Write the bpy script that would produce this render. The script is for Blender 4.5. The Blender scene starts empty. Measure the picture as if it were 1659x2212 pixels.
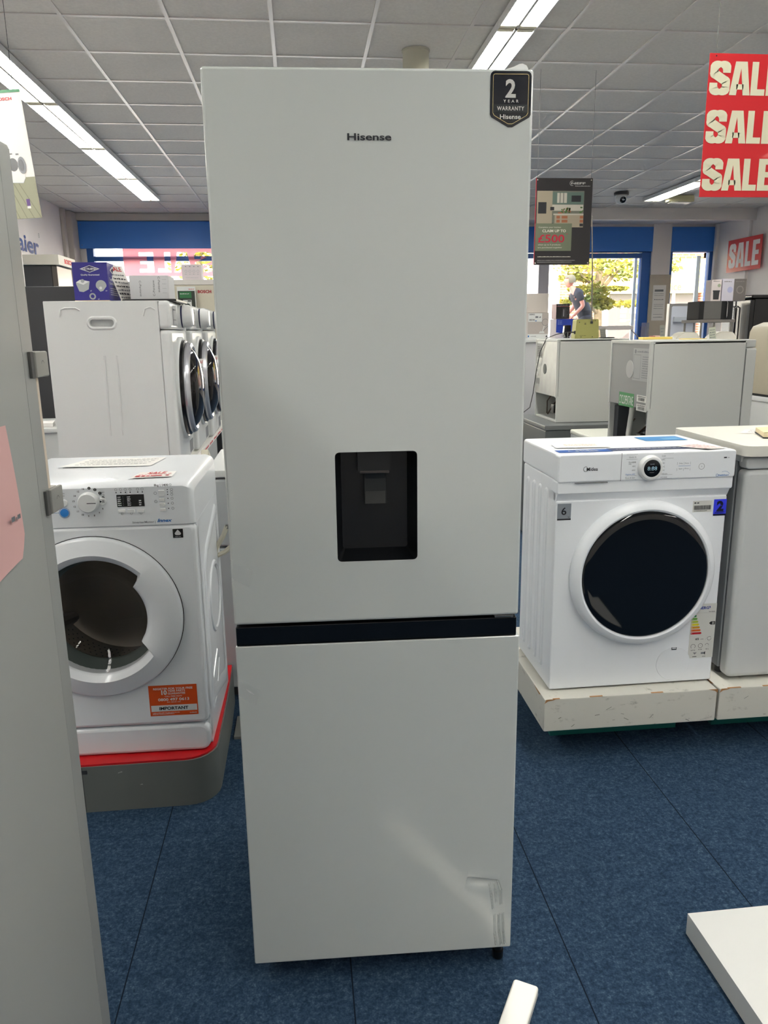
import bpy, bmesh, math, random
from mathutils import Matrix, Vector
random.seed(7)
S = bpy.context.scene
COL = S.collection
R = math.radians
PI = math.pi

# ---------------------------------------------------------------- camera
def set_camera():
    cd = bpy.data.cameras.new('camera'); co = bpy.data.objects.new('camera', cd); COL.objects.link(co)
    yaw, pitch, roll = R(5.9271), R(13.27805), R(-.767178)
    cy, sy, cp, sp = math.cos(yaw), math.sin(yaw), math.cos(pitch), math.sin(pitch)
    f = Vector((sy*cp, cy*cp, -sp)); r = Vector((cy, -sy, 0)); u = r.cross(f)
    cr, sr = math.cos(roll), math.sin(roll)
    r2 = r*cr + u*sr; u2 = u*cr - r*sr
    m = Matrix((r2, u2, -f)).transposed().to_4x4(); m.translation = Vector((0, 0, 1.469744))
    co.matrix_world = m
    cd.sensor_fit = 'VERTICAL'; cd.sensor_height = 24; cd.sensor_width = 18
    cd.lens = 24*1652.72/2212; cd.clip_start = .05; cd.clip_end = 300
    S.camera = co
set_camera()

# ---------------------------------------------------------------- exposure, sky, sun
S.view_settings.view_transform = 'Standard'; S.view_settings.look = 'None'
S.view_settings.exposure = 0.0; S.view_settings.gamma = 1; S.view_settings.use_curve_mapping = False
TUBE = 28.0          # light of the ceiling tubes
W = bpy.data.worlds.new('world'); S.world = W; W.use_nodes = True
nt = W.node_tree; bg = nt.nodes['Background']
sk = nt.nodes.new('ShaderNodeTexSky'); sk.sky_type = 'NISHITA'; sk.sun_disc = False
sk.sun_elevation = R(38); sk.sun_rotation = R(200); sk.air_density = 1.0; sk.dust_density = 2.5
nt.links.new(sk.outputs[0], bg.inputs[0]); bg.inputs[1].default_value = 2.0
sl = bpy.data.lights.new('sun', 'SUN'); sl.energy = 5; sl.angle = R(.6); sl.color = (1, .93, .8)
so = bpy.data.objects.new('sun', sl); COL.objects.link(so)
so.rotation_euler = (R(52), 0, R(-18)); so.location = (0, -10, 20)

# ---------------------------------------------------------------- helpers
def lin(c):
    return tuple((x/12.92 if x <= .04045 else ((x+.055)/1.055)**2.4) for x in (v/255 for v in c)) + (1,)
MATS = {}
def mat(name, rgb, rough=.5, metal=0, emit=None, es=0, coat=0, spec=.5, alpha=1, noise=None, bump=None, trans=0):
    if name in MATS: return MATS[name]
    m = bpy.data.materials.new(name); m.use_nodes = True; n = m.node_tree; b = n.nodes['Principled BSDF']
    b.inputs['Base Color'].default_value = lin(rgb); b.inputs['Roughness'].default_value = rough
    b.inputs['Metallic'].default_value = metal; b.inputs['Specular IOR Level'].default_value = spec
    b.inputs['Coat Weight'].default_value = coat; b.inputs['Alpha'].default_value = alpha
    b.inputs['Transmission Weight'].default_value = trans
    if emit: b.inputs['Emission Color'].default_value = lin(emit); b.inputs['Emission Strength'].default_value = es
    if noise or bump:
        tc = n.nodes.new('ShaderNodeTexCoord')
    if noise:   # (scale, second rgb, low, high)
        t = n.nodes.new('ShaderNodeTexNoise'); t.inputs['Scale'].default_value = noise[0]; t.inputs['Detail'].default_value = 6
        r = n.nodes.new('ShaderNodeValToRGB'); r.color_ramp.elements[0].position = noise[2]; r.color_ramp.elements[1].position = noise[3]
        r.color_ramp.elements[0].color = lin(rgb); r.color_ramp.elements[1].color = lin(noise[1])
        n.links.new(tc.outputs['Object'], t.inputs['Vector']); n.links.new(t.outputs['Fac'], r.inputs['Fac']); n.links.new(r.outputs['Color'], b.inputs['Base Color'])
    if bump:    # (scale, strength, distance)
        t = n.nodes.new('ShaderNodeTexNoise'); t.inputs['Scale'].default_value = bump[0]; t.inputs['Detail'].default_value = 3
        u = n.nodes.new('ShaderNodeBump'); u.inputs['Strength'].default_value = bump[1]; u.inputs['Distance'].default_value = bump[2]
        n.links.new(tc.outputs['Object'], t.inputs['Vector']); n.links.new(t.outputs['Fac'], u.inputs['Height']); n.links.new(u.outputs['Normal'], b.inputs['Normal'])
    MATS[name] = m; return m

def glass_mat(name, tint=(255, 255, 255), gloss=.08, rough=0.02):
    if name in MATS: return MATS[name]
    m = bpy.data.materials.new(name); m.use_nodes = True; n = m.node_tree; n.nodes.remove(n.nodes['Principled BSDF'])
    out = n.nodes['Material Output']; t = n.nodes.new('ShaderNodeBsdfTransparent'); g = n.nodes.new('ShaderNodeBsdfGlossy'); x = n.nodes.new('ShaderNodeMixShader')
    fr = n.nodes.new('ShaderNodeFresnel'); fr.inputs[0].default_value = 1.45
    mp = n.nodes.new('ShaderNodeMath'); mp.operation = 'ADD'; mp.inputs[1].default_value = gloss - .04
    t.inputs[0].default_value = lin(tint); g.inputs['Roughness'].default_value = rough
    n.links.new(fr.outputs[0], mp.inputs[0]); n.links.new(mp.outputs[0], x.inputs[0]); n.links.new(t.outputs[0], x.inputs[1]); n.links.new(g.outputs[0], x.inputs[2]); n.links.new(x.outputs[0], out.inputs[0])
    MATS[name] = m; return m

def film_mat(name, rgb, a):
    m = mat(name, rgb, .12, alpha=a); return m

def frame(o, u, v):
    u = Vector(u).normalized(); v = Vector(v).normalized(); n = u.cross(v)
    m = Matrix((u, v, n)).transposed().to_4x4(); m.translation = Vector(o); return m
def FR(x=0, y=0, z=0): return frame((x, y, z), (1, 0, 0), (0, 0, 1))     # faces -Y
def TP(x=0, y=0, z=0): return frame((x, y, z), (1, 0, 0), (0, 1, 0))     # faces +Z
def LF(x=0, y=0, z=0): return frame((x, y, z), (0, -1, 0), (0, 0, 1))    # faces -X
def RT(x=0, y=0, z=0): return frame((x, y, z), (0, 1, 0), (0, 0, 1))     # faces +X

def rrect(u0, v0, u1, v1, r=0, n=4):
    if r <= 1e-6: return [(u0, v0), (u1, v0), (u1, v1), (u0, v1)]
    p = []
    for cx, cy, a0 in ((u1-r, v0+r, -90), (u1-r, v1-r, 0), (u0+r, v1-r, 90), (u0+r, v0+r, 180)):
        for k in range(n+1):
            a = R(a0 + 90*k/n); p.append((cx+r*math.cos(a), cy+r*math.sin(a)))
    return p
def circle(cx, cy, r, n=32, a0=0, a1=360):
    k = n if a1-a0 == 360 else n+1
    return [(cx+r*math.cos(R(a0+(a1-a0)*i/n)), cy+r*math.sin(R(a0+(a1-a0)*i/n))) for i in range(k)]

class MB:
    """collects shapes of one part; build() links them as one mesh object"""
    def __init__(s): s.v = []; s.f = []; s.mi = []
    def add(s, vs, fs, mi=0):
        b = len(s.v); s.v += [tuple(v) for v in vs]; s.f += [tuple(b+i for i in f) for f in fs]; s.mi += [mi]*len(fs); return s
    def box(s, x0, y0, z0, x1, y1, z1, r=0, mi=0, seg=2, M=None):
        if r <= 0:
            vs = [Vector(p) for p in ((x0,y0,z0),(x1,y0,z0),(x1,y1,z0),(x0,y1,z0),(x0,y0,z1),(x1,y0,z1),(x1,y1,z1),(x0,y1,z1))]
            fs = [(3,2,1,0),(4,5,6,7),(0,1,5,4),(1,2,6,5),(2,3,7,6),(3,0,4,7)]
        else:
            bm = bmesh.new(); bmesh.ops.create_cube(bm, size=1)
            for v in bm.verts:
                v.co = Vector((x0 if v.co.x < 0 else x1, y0 if v.co.y < 0 else y1, z0 if v.co.z < 0 else z1))
            bmesh.ops.bevel(bm, geom=bm.edges[:], offset=r, segments=seg, affect='EDGES', profile=.5)
            bm.verts.index_update(); vs = [v.co.copy() for v in bm.verts]; fs = [[v.index for v in f.verts] for f in bm.faces]; bm.free()
        if M is not None: vs = [M @ v for v in vs]
        return s.add(vs, fs, mi)
    def flat(s, poly, F, off=.0006, mi=0):
        return s.add([F @ Vector((p[0], p[1], off)) for p in poly], [tuple(range(len(poly)))], mi)
    def rect(s, F, u0, v0, u1, v1, off=.0006, mi=0, r=0):
        return s.flat(rrect(u0, v0, u1, v1, r), F, off, mi)
    def prism(s, poly, F, h0, h1, mi=0, taper=1):
        """polygon in the frame's plane from depth h0 to h1 along its normal (h1 is the outer face)"""
        n = len(poly); cx = sum(p[0] for p in poly)/n; cy = sum(p[1] for p in poly)/n
        vs = [F @ Vector((p[0], p[1], h0)) for p in poly] + [F @ Vector((cx+(p[0]-cx)*taper, cy+(p[1]-cy)*taper, h1)) for p in poly]
        fs = [tuple(range(n-1, -1, -1)), tuple(range(n, 2*n))] + [(i, (i+1) % n, n+(i+1) % n, n+i) for i in range(n)]
        return s.add(vs, fs, mi)
    def lathe(s, prof, F, seg=48, mi=0, cap0=False, cap1=False, c=(0, 0), a0=0, a1=360):
        full = (a1-a0 == 360); k = seg if full else seg+1
        vs = []; fs = []
        for r, h in prof:
            for i in range(k):
                a = R(a0+(a1-a0)*i/seg); vs.append(F @ Vector((c[0]+r*math.cos(a), c[1]+r*math.sin(a), h)))
        for j in range(len(prof)-1):
            for i in range(seg):
                i2 = (i+1) % k; fs.append((j*k+i, j*k+i2, (j+1)*k+i2, (j+1)*k+i))
        if cap0: fs.append(tuple(range(k-1, -1, -1)))
        if cap1: fs.append(tuple(range((len(prof)-1)*k, len(prof)*k)))
        return s.add(vs, fs, mi)
    def tube(s, pts, r, seg=8, mi=0):
        pts = [Vector(p) for p in pts]; rr = r if isinstance(r, (list, tuple)) else [r]*len(pts)
        vs = []; fs = []; prev = None
        for i, p in enumerate(pts):
            d = (pts[min(i+1, len(pts)-1)] - pts[max(i-1, 0)]).normalized()
            a = prev if prev is not None else (Vector((0, 0, 1)) if abs(d.z) < .9 else Vector((1, 0, 0)))
            x = (a - d*a.dot(d)).normalized(); y = d.cross(x); prev = x
            for k in range(seg):
                t = 2*PI*k/seg; vs.append(p + (x*math.cos(t)+y*math.sin(t))*rr[i])
        for i in range(len(pts)-1):
            for k in range(seg):
                k2 = (k+1) % seg; fs.append((i*seg+k, i*seg+k2, (i+1)*seg+k2, (i+1)*seg+k))
        fs.append(tuple(range(seg-1, -1, -1))); fs.append(tuple(range((len(pts)-1)*seg, len(pts)*seg)))
        return s.add(vs, fs, mi)
    def line(s, F, pts, w, off=.0006, mi=0):
        """printed line of width w through points of the frame's plane"""
        for (a, b) in zip(pts[:-1], pts[1:]):
            d = Vector((b[0]-a[0], b[1]-a[1])); L = d.length
            if L < 1e-7: continue
            n = Vector((-d.y, d.x))/L*w/2
            s.flat([(a[0]+n.x*-1, a[1]-n.y), (b[0]-n.x, b[1]-n.y), (b[0]+n.x, b[1]+n.y), (a[0]+n.x, a[1]+n.y)], F, off, mi)
        return s
    def ring(s, F, cx, cy, r, w, off=.0006, mi=0, a0=0, a1=360, n=32):
        a = circle(cx, cy, r-w/2, n, a0, a1); b = circle(cx, cy, r+w/2, n, a0, a1); k = len(a); m = k if a1-a0 == 360 else k-1
        vs = [F @ Vector((p[0], p[1], off)) for p in a+b]
        return s.add(vs, [(i, k+i, k+(i+1) % k, (i+1) % k) for i in range(m)], mi)
    def holed(s, outer, holes, F, off=0, mi=0):
        """flat face with holes"""
        bm = bmesh.new(); es = []
        for lp in [outer]+holes:
            vs = [bm.verts.new((p[0], p[1], 0)) for p in lp]
            es += [bm.edges.new((vs[i], vs[(i+1) % len(vs)])) for i in range(len(vs))]
        bmesh.ops.triangle_fill(bm, use_beauty=True, use_dissolve=False, edges=es, normal=(0, 0, 1))
        bm.verts.index_update(); fs = []
        for f in bm.faces:
            q = [v.index for v in f.verts]
            if f.normal.z < 0: q.reverse()
            fs.append(q)
        vs = [F @ Vector((v.co.x, v.co.y, off)) for v in bm.verts]; bm.free()
        return s.add(vs, fs, mi)
    def panel(s, F, u0, v0, u1, v1, d, rc=.006, r=.004, holes=(), mi=0, n=3, back=True):
        """slab with rounded rim, front at height 0, going back to -d"""
        rc = max(rc, r+.0005); rings = []
        for k in range(n+1):
            a = R(90*k/n); ins = r*(1-math.sin(a)); h = -r*(1-math.cos(a))
            rings.append((rrect(u0+ins, v0+ins, u1-ins, v1-ins, rc-ins, 4), h))
        rings.append((rrect(u0, v0, u1, v1, rc, 4), -d))
        s.holed(rings[0][0], list(holes), F, 0, mi)
        k = len(rings[0][0]); vs = []; fs = []
        for p, h in rings: vs += [F @ Vector((q[0], q[1], h)) for q in p]
        for j in range(len(rings)-1):
            for i in range(k): fs.append((j*k+i, (j+1)*k+i, (j+1)*k+(i+1) % k, j*k+(i+1) % k))
        if back: fs.append(tuple(range((len(rings)-1)*k+k-1, (len(rings)-1)*k-1, -1)))
        return s.add(vs, fs, mi)
    def text(s, txt, F, size=.05, u=0, v=0, align='CENTER', bold=0, xs=1, off=.0007, mi=0, space=1, shear=0, depth=0, w=None):
        """w: width the words are fitted to; size: cap height"""
        cu = bpy.data.curves.new('t', 'FONT'); cu.body = txt; cu.size = 1; cu.align_x = 'LEFT'; cu.align_y = 'BOTTOM_BASELINE'
        cu.offset = bold; cu.space_character = space; cu.shear = shear; cu.resolution_u = 3; cu.extrude = 0
        o = bpy.data.objects.new('t', cu); COL.objects.link(o)
        dg = bpy.context.evaluated_depsgraph_get(); me = o.evaluated_get(dg).to_mesh()
        vs = [v.co.copy() for v in me.vertices]; fs = [tuple(p.vertices) for p in me.polygons]; nz = [p.normal.z for p in me.polygons]
        o.evaluated_get(dg).to_mesh_clear(); bpy.data.objects.remove(o); bpy.data.curves.remove(cu)
        if not vs: return s
        fs = [tuple(reversed(f)) if z < 0 else f for f, z in zip(fs, nz)]
        x0 = min(p.x for p in vs); x1 = max(p.x for p in vs); k = size/.73; kx = k*xs
        if w: kx = w/max(x1-x0, 1e-6)
        L = (x1-x0)*kx; a = {'CENTER': -L/2, 'LEFT': 0, 'RIGHT': -L}[align]
        return s.add([F @ Vector((u+a+(p.x-x0)*kx, v+p.y*k, off)) for p in vs], fs, mi)
    def scribble(s, F, u0, v, u1, h, off=.0007, mi=0, seed=0, fill=.75):
        """a row of print too small to read: short marks"""
        rn = random.Random(seed); u = u0
        while u < u1 - h*.3:
            k = rn.uniform(.5, 2.2)*h
            s.rect(F, u, v, min(u+k*fill, u1), v+h*rn.uniform(.55, 1), off, mi); u += k
        return s
    def heavy(s, ch, F, u, v, w, h, off=.001, mi=0):
        """a heavy condensed capital built from strokes: S, A, L or E"""
        if ch == 'L':
            s.rect(F, u, v, u+w*.46, v+h, off, mi); s.rect(F, u+w*.46, v, u+w, v+h*.19, off, mi)
        elif ch == 'E':
            s.rect(F, u, v, u+w*.46, v+h, off, mi)
            for a, b, k in ((0, .18, 1), (.42, .59, .93), (.82, 1, 1)): s.rect(F, u+w*.46, v+h*a, u+w*k, v+h*b, off, mi)
        elif ch == 'A':
            s.flat([(u, v), (u+w*.34, v), (u+w*.50, v+h*.80), (u+w*.50, v+h), (u+w*.22, v+h)], F, off, mi)
            s.flat([(u+w*.66, v), (u+w, v), (u+w*.78, v+h), (u+w*.50, v+h), (u+w*.50, v+h*.80)], F, off, mi)
            s.rect(F, u+w*.33, v+h*.17, u+w*.67, v+h*.33, off, mi)
        elif ch == 'S':
            t = .19; C = []
            R_ = lambda cx, cy, rx, ry, a0, a1, n: [(cx+rx*math.cos(R(a0+(a1-a0)*i/n)), cy+ry*math.sin(R(a0+(a1-a0)*i/n))) for i in range(n+1)]
            C += [(.81, .66)] + R_(.5, .77, .31, .14, 0, 180, 12) + [(.19, .70)] + R_(.44, .68, .25, .10, 190, 235, 4) + R_(.56, .34, .25, .12, 55, 10, 4) + R_(.5, .23, .31, .14, 0, -180, 12) + [(.19, .36)]
            n = len(C); L_ = []; Q = []
            for i in range(n):
                a = C[max(i-1, 0)]; b = C[min(i+1, n-1)]; dx, dy = (b[0]-a[0])*w, (b[1]-a[1])*h; k = math.hypot(dx, dy)
                hx = .19*abs(dy)/k+.085*abs(dx)/k*h/w
                L_.append((u+C[i][0]*w-dy/k*hx*w, v+C[i][1]*h+dx/k*hx*w)); Q.append((u+C[i][0]*w+dy/k*hx*w, v+C[i][1]*h-dx/k*hx*w))
            vs = [F @ Vector((p[0], p[1], off)) for p in L_+Q]; s.add(vs, [(i, i+1, n+i+1, n+i)[::-1] for i in range(n-1)], mi)
        return s
    def build(s, name, mats, parent=None, loc=None, rz=0, smooth=35, wn=True, label=None):
        me = bpy.data.meshes.new(name); me.from_pydata(s.v, [], s.f)
        for m in (mats if isinstance(mats, (list, tuple)) else [mats]): me.materials.append(m)
        me.polygons.foreach_set('material_index', s.mi); me.update()
        if smooth:
            me.shade_smooth(); me.set_sharp_from_angle(angle=R(smooth))
        o = bpy.data.objects.new(name, me); COL.objects.link(o)
        if parent is not None: o.parent = parent
        if loc is not None: o.location = loc; o.rotation_euler.z = rz
        if smooth and wn and len(s.f) < 20000:
            w = o.modifiers.new('weighted', 'WEIGHTED_NORMAL'); w.keep_sharp = True
        if label: o['label'] = label
        return o

def tag(o, label, cat, group=None):
    o['label'] = label; o['category'] = cat
    if group: o['group'] = group
    return o
def thing(name, label, cat, loc=(0, 0, 0), rz=0, group=None):
    o = bpy.data.objects.new(name, None); COL.objects.link(o); o.location = loc; o.rotation_euler.z = rz
    o.empty_display_size = .1
    return tag(o, label, cat, group)
def struct(o): o['kind'] = 'structure'; return o
def dup(root, loc, rz, label):
    def cp(o, par):
        c = o.copy(); COL.objects.link(c)
        if par is not None: c.parent = par
        for k in kids[o]: cp(k, c)
        return c
    kids = {}
    def walk(o):
        kids[o] = list(o.children)
        for k in kids[o]: walk(k)
    walk(root); c = cp(root, None); c.location = loc; c.rotation_euler.z = rz; c['label'] = label; return c

# ---------------------------------------------------------------- materials
white = mat('white enamel', (222, 224, 222), .3, coat=.2)
fridge_white = mat('fridge white', (206, 211, 208), .13, spec=1.0, bump=(900, .03, .0003))
plastic_white = mat('white plastic', (228, 229, 228), .28)
cream = mat('cream plastic', (205, 200, 182), .4)
grey = mat('grey metal', (120, 121, 118), .42, metal=0, spec=.4)
dgrey = mat('dark grey', (52, 53, 55), .4)
black = mat('black plastic', (9, 10, 12), .35)
gblack = mat('gloss black', (6, 7, 9), .06, coat=.5)
chrome = mat('chrome', (200, 200, 200), .15, metal=1)
steel = mat('steel', (150, 148, 142), .3, metal=1)
rubber = mat('rubber', (48, 52, 52), .5)
ink = mat('ink black', (20, 20, 24), .6)
inkgrey = mat('ink grey', (120, 122, 126), .6)
inkred = mat('ink red', (196, 40, 46), .6)
inkblue = mat('ink blue', (38, 110, 178), .6)
paper = mat('paper', (236, 233, 228), .7)
pink = mat('pink paper', (226, 180, 176), .7)
gold = mat('gold ink', (190, 170, 120), .35, metal=.6)
silver_ink = mat('silver ink', (198, 198, 194), .4)
wood = mat('chipboard', (176, 130, 84), .8)
# ================================================================ THE SETTING
XL, XR, YB, ZC = -3.42, 7.27, -3.2, 3.292
YL, YR = 12.9, 13.4          # left shopfront, recessed right shopfront
XM = 1.7                     # where the front steps back
def carpet_mat():
    m = bpy.data.materials.new('blue carpet'); m.use_nodes = True; n = m.node_tree; b = n.nodes['Principled BSDF']
    b.inputs['Roughness'].default_value = .95; b.inputs['Specular IOR Level'].default_value = .15
    tc = n.nodes.new('ShaderNodeTexCoord')
    t1 = n.nodes.new('ShaderNodeTexNoise'); t1.inputs['Scale'].default_value = 210; t1.inputs['Detail'].default_value = 5; t1.inputs['Roughness'].default_value = .7
    t2 = n.nodes.new('ShaderNodeTexNoise'); t2.inputs['Scale'].default_value = 28; t2.inputs['Detail'].default_value = 4
    t3 = n.nodes.new('ShaderNodeTexNoise'); t3.inputs['Scale'].default_value = 90; t3.inputs['Detail'].default_value = 3
    mx = n.nodes.new('ShaderNodeMix'); mx.data_type = 'FLOAT'; mx.inputs['Factor'].default_value = .28
    my = n.nodes.new('ShaderNodeMix'); my.data_type = 'FLOAT'; my.inputs['Factor'].default_value = .35
    cr = n.nodes.new('ShaderNodeValToRGB'); e = cr.color_ramp.elements
    e[0].position = .32; e[0].color = lin((22, 36, 54)); e[1].position = .70; e[1].color = lin((100, 122, 138))
    e.new(.45).color = lin((34, 54, 77)); e.new(.55).color = lin((52, 73, 95))
    for t in (t1, t2, t3): n.links.new(tc.outputs['Object'], t.inputs['Vector'])
    n.links.new(t1.outputs['Fac'], mx.inputs['A']); n.links.new(t2.outputs['Fac'], mx.inputs['B'])
    n.links.new(mx.outputs['Result'], my.inputs['A']); n.links.new(t3.outputs['Fac'], my.inputs['B'])
    n.links.new(my.outputs['Result'], cr.inputs['Fac'])
    # seams between the carpet tiles
    sx = n.nodes.new('ShaderNodeSeparateXYZ'); n.links.new(tc.outputs['Object'], sx.inputs[0])
    def seam(out, o0, wdt):
        a = n.nodes.new('ShaderNodeMath'); a.operation = 'ADD'; a.inputs[1].default_value = o0; n.links.new(out, a.inputs[0])
        w = n.nodes.new('ShaderNodeMath'); w.operation = 'PINGPONG'; w.inputs[1].default_value = .2625; n.links.new(a.outputs[0], w.inputs[0])
        l = n.nodes.new('ShaderNodeMath'); l.operation = 'LESS_THAN'; l.inputs[1].default_value = wdt; n.links.new(w.outputs[0], l.inputs[0]); return l
    s1 = seam(sx.outputs['X'], -.065+5.25, .0016)
    d = n.nodes.new('ShaderNodeMix'); d.data_type = 'RGBA'; n.links.new(s1.outputs[0], d.inputs['Factor'])
    n.links.new(cr.outputs['Color'], d.inputs['A']); d.inputs['B'].default_value = lin((12, 22, 36)); n.links.new(d.outputs['Result'], b.inputs['Base Color'])
    bp = n.nodes.new('ShaderNodeBump'); bp.inputs['Strength'].default_value = .5; bp.inputs['Distance'].default_value = .004
    n.links.new(mx.outputs['Result'], bp.inputs['Height']); n.links.new(bp.outputs['Normal'], b.inputs['Normal'])
    return m
struct(MB().box(XL-.1, YB-.1, -.1, XR+.1, YL, 0).box(XM, YL, -.1, XR+.1, YR, 0).build('floor', carpet_mat(), wn=False))

wallm = mat('wall paint', (240, 234, 231), .75, noise=(2.5, (235, 229, 226), .3, .7))
tile = mat('ceiling tile', (230, 226, 219), .85, noise=(60, (222, 218, 211), .35, .65), bump=(240, .25, .002))
tbar = mat('tile grid', (222, 217, 211), .3)
greyp = mat('grey paint', (190, 184, 178), .7)
blue = mat('shop blue', (56, 124, 214), .4)
dblue = mat('frame blue', (48, 100, 176), .4)
c = MB().box(XL-.1, YB-.1, ZC, XR+.1, YL, ZC+.08, mi=0)
x = -1.3217-.61*4
while x < XR:
    if x > XL: c.box(x-.012, YB, ZC-.007, x+.012, YL, ZC-.0005, mi=1)
    x += .61
y = 5.173-.6*14
while y < YL:
    if y > YB: c.box(XL, y-.012, ZC-.006, XR, y+.012, ZC-.0004, mi=1)
    y += .6
struct(c.build('ceiling', [tile, tbar], wn=False))
struct(MB().box(XL-.15, YB-.15, 0, XL, YL+.2, ZC).build('wall_left', wallm, wn=False))
struct(MB().box(XR, YB-.15, 0, XR+.15, YR+.2, ZC).build('wall_right', wallm, wn=False))
struct(MB().box(XL, YB-.15, 0, XR, YB, ZC).build('wall_back', wallm, wn=False))
# front walls with their openings
fw = MB()
fw.box(XL, YL, 0, -3.25, YL+.2, ZC); fw.box(-3.25, YL, 0, XM, YL+.2, .45); fw.box(-3.25, YL, 2.80, XM, YL+.2, ZC); fw.box(XM-.12, YL, 0, XM, YR+.2, ZC)
fw.box(XM, YR, 0, 3.6, YR+.2, ZC); fw.box(3.6, YR, 2.76, XR, YR+.2, ZC); fw.box(3.6, YR, 0, XR, YR+.2, .35)
fw.box(6.12, YR-.04, 0, 6.455, YR+.2, ZC)
struct(fw.build('wall_front', wallm, wn=False))
struct(MB().box(XL, YL-.10, 3.18, XM-.12, YL, 3.285).build('trim_1', greyp))
struct(MB().box(XM-.12, YL-.72, 3.118, XR, YL-.6, ZC-.001).build('trim_2', mat('beam paint', (232, 225, 220), .7)))
# lowered ceiling of the recess, with an open grille
lc = MB().box(XM, YL-.6, 3.205, XR, YR, 3.235, mi=0)
for k in range(3): lc.box(4.6, YL-.45+k*.14, 3.196, 6.6, YL-.42+k*.14, 3.204, mi=1)
struct(lc.build('trim_3', [mat('soffit', (226, 220, 216), .6), dgrey], wn=False))
struct(MB().box(XL+.001, YL-.35, .0, XL+.09, YL-.02, ZC-.01, .01).box(XL+.001, YL-.62, 0, XL+.05, YL-.5, ZC-.01, .01).build('trim_4', mat('pipe boxing', (196, 188, 182), .7)))
struct(MB().box(XR-.05, YL-.62, 0, XR, YL-.56, ZC-.01).box(XR-.05, YR-.12, 0, XR, YR-.06, 3.2).build('trim_5', wallm))
struct(MB().lathe([(.088, .01), (.088, ZC-.012), (.094, ZC-.01), (.094, ZC-.002)], TP(.838, 5.62, 0), 32, cap0=True).build('trim_6', mat('column paint', (196, 194, 176), .5)))
# blue fascia boards
def fascia(name, x0, x1, y, z0, z1):
    b = MB().box(x0, y-.05, z0, x1, y, z1, .004)
    for sx in (x0+.04, x1-.04):
        for sz in (z0+.05, z1-.05): b.lathe([(.006, .001), (.006, .003)], FR(sx, y-.05, sz), 8, 1, cap1=True)
    struct(b.build(name, [blue, chrome]))
fascia('trim_7', -3.33, XM-.13, YL, 2.776, 3.175)
fascia('trim_8', XM+.01, 6.118, YR, 2.757, 3.16)
fascia('trim_9', 6.456, XR-.005, YR-.0, 2.757, 3.16)
pane = glass_mat('window glass', (250, 252, 250), .05)
def window(name, x0, x1, y, z0, z1, bars=(), mull=(), t=.06, mm=None):
    f = MB()
    f.box(x0, y, z0, x0+t, y+.12, z1); f.box(x1-t, y, z0, x1, y+.12, z1); f.box(x0, y, z0, x1, y+.12, z0+t); f.box(x0, y, z1-.012, x1, y+.12, z1)
    for a, b in bars: f.box(x0, y+.01, a, x1, y+.1, b)
    for a, b in mull: f.box(a, y+.01, z0, b, y+.11, z1, mi=1)
    w = struct(f.build(name, [dblue, mm or grey], wn=False))
    MB().box(x0+.01, y+.05, z0+.01, x1-.01, y+.056, z1-.01).build('pane', pane, w, wn=False)
window('window_1', -3.25, XM-.13, YL+.02, .45, 2.80, bars=((2.595, 2.665),), mull=((-.85, -.78),), t=.10)
window('window_2', 3.6, 6.118, YR+.0, .35, 2.76, bars=((2.655, 2.735),), mull=((4.13, 4.31),), t=.16, mm=mat('mullion grey', (196, 192, 200), .5))
window('window_3', 6.456, XR-.02, YR+.0, .35, 2.76, t=.06)
# white posts of window 2 and 3
struct(MB().box(5.885, YR+.125, .35, 5.935, YR+.16, 2.7).box(7.03, YR+.125, .35, 7.10, YR+.16, 2.7).build('trim_10', plastic_white))

# ---------------------------------------------------------------- strip lights (they light the room)
tubem = mat('lamp diffuser', (255, 250, 240), .5, emit=(253, 252, 247), es=TUBE)
capm = mat('lamp cap', (226, 220, 196), .5)
def ceiling_light():
    t = thing('ceiling_light', '', 'light', group='twin strip lights in rows on the ceiling')
    MB().box(-.118, -.755, -.03, .118, .755, -.004, .003).box(-.118, -.755, -.052, -.113, .755, -.028).box(.113, -.755, -.052, .118, .755, -.028).build('housing', plastic_white, t)  # side lips added to keep diffuser light off the ceiling
    for sx in (-1, 1):
        a, b = (.012, .110) if sx > 0 else (-.110, -.012)
        d = MB().box(a, -.71, -.046, b, .71, -.031, .002)
        d.build('diffuser', tubem, t)
        e = MB()
        for sy in (-1, 1): e.box(a, sy*.733-.018, -.05, b, sy*.733+.018, -.031, .002)
        for k in range(23): e.box(a, -.69+k*.0627-.0015, -.054, b, -.69+k*.0627+.0015, -.047)
        e.build('louvre', capm, t)
    MB().box(-.008, -.75, -.05, .008, .75, -.031).build('spine', steel, t)
    return t
L0 = ceiling_light(); first = True
rows = [(-1.94, 10.61, 9, 'left'), (1.37, 10.38, 9, 'middle'), (5.08, 10.51, 9, 'right')]
words = ['farthest', 'second farthest', 'third farthest', 'fourth farthest', 'fifth farthest', 'sixth farthest', 'seventh farthest', 'eighth farthest', 'nearest']
for (x, y0, n, nm) in rows:
    for k in range(n):
        lb = 'lit twin tube ceiling light, %s of the %s row' % (words[k], nm)
        if first: L0.location = (x, y0-k*1.522, ZC-.006); L0['label'] = lb; first = False
        else: dup(L0, (x, y0-k*1.522, ZC-.006), 0, lb)

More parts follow.
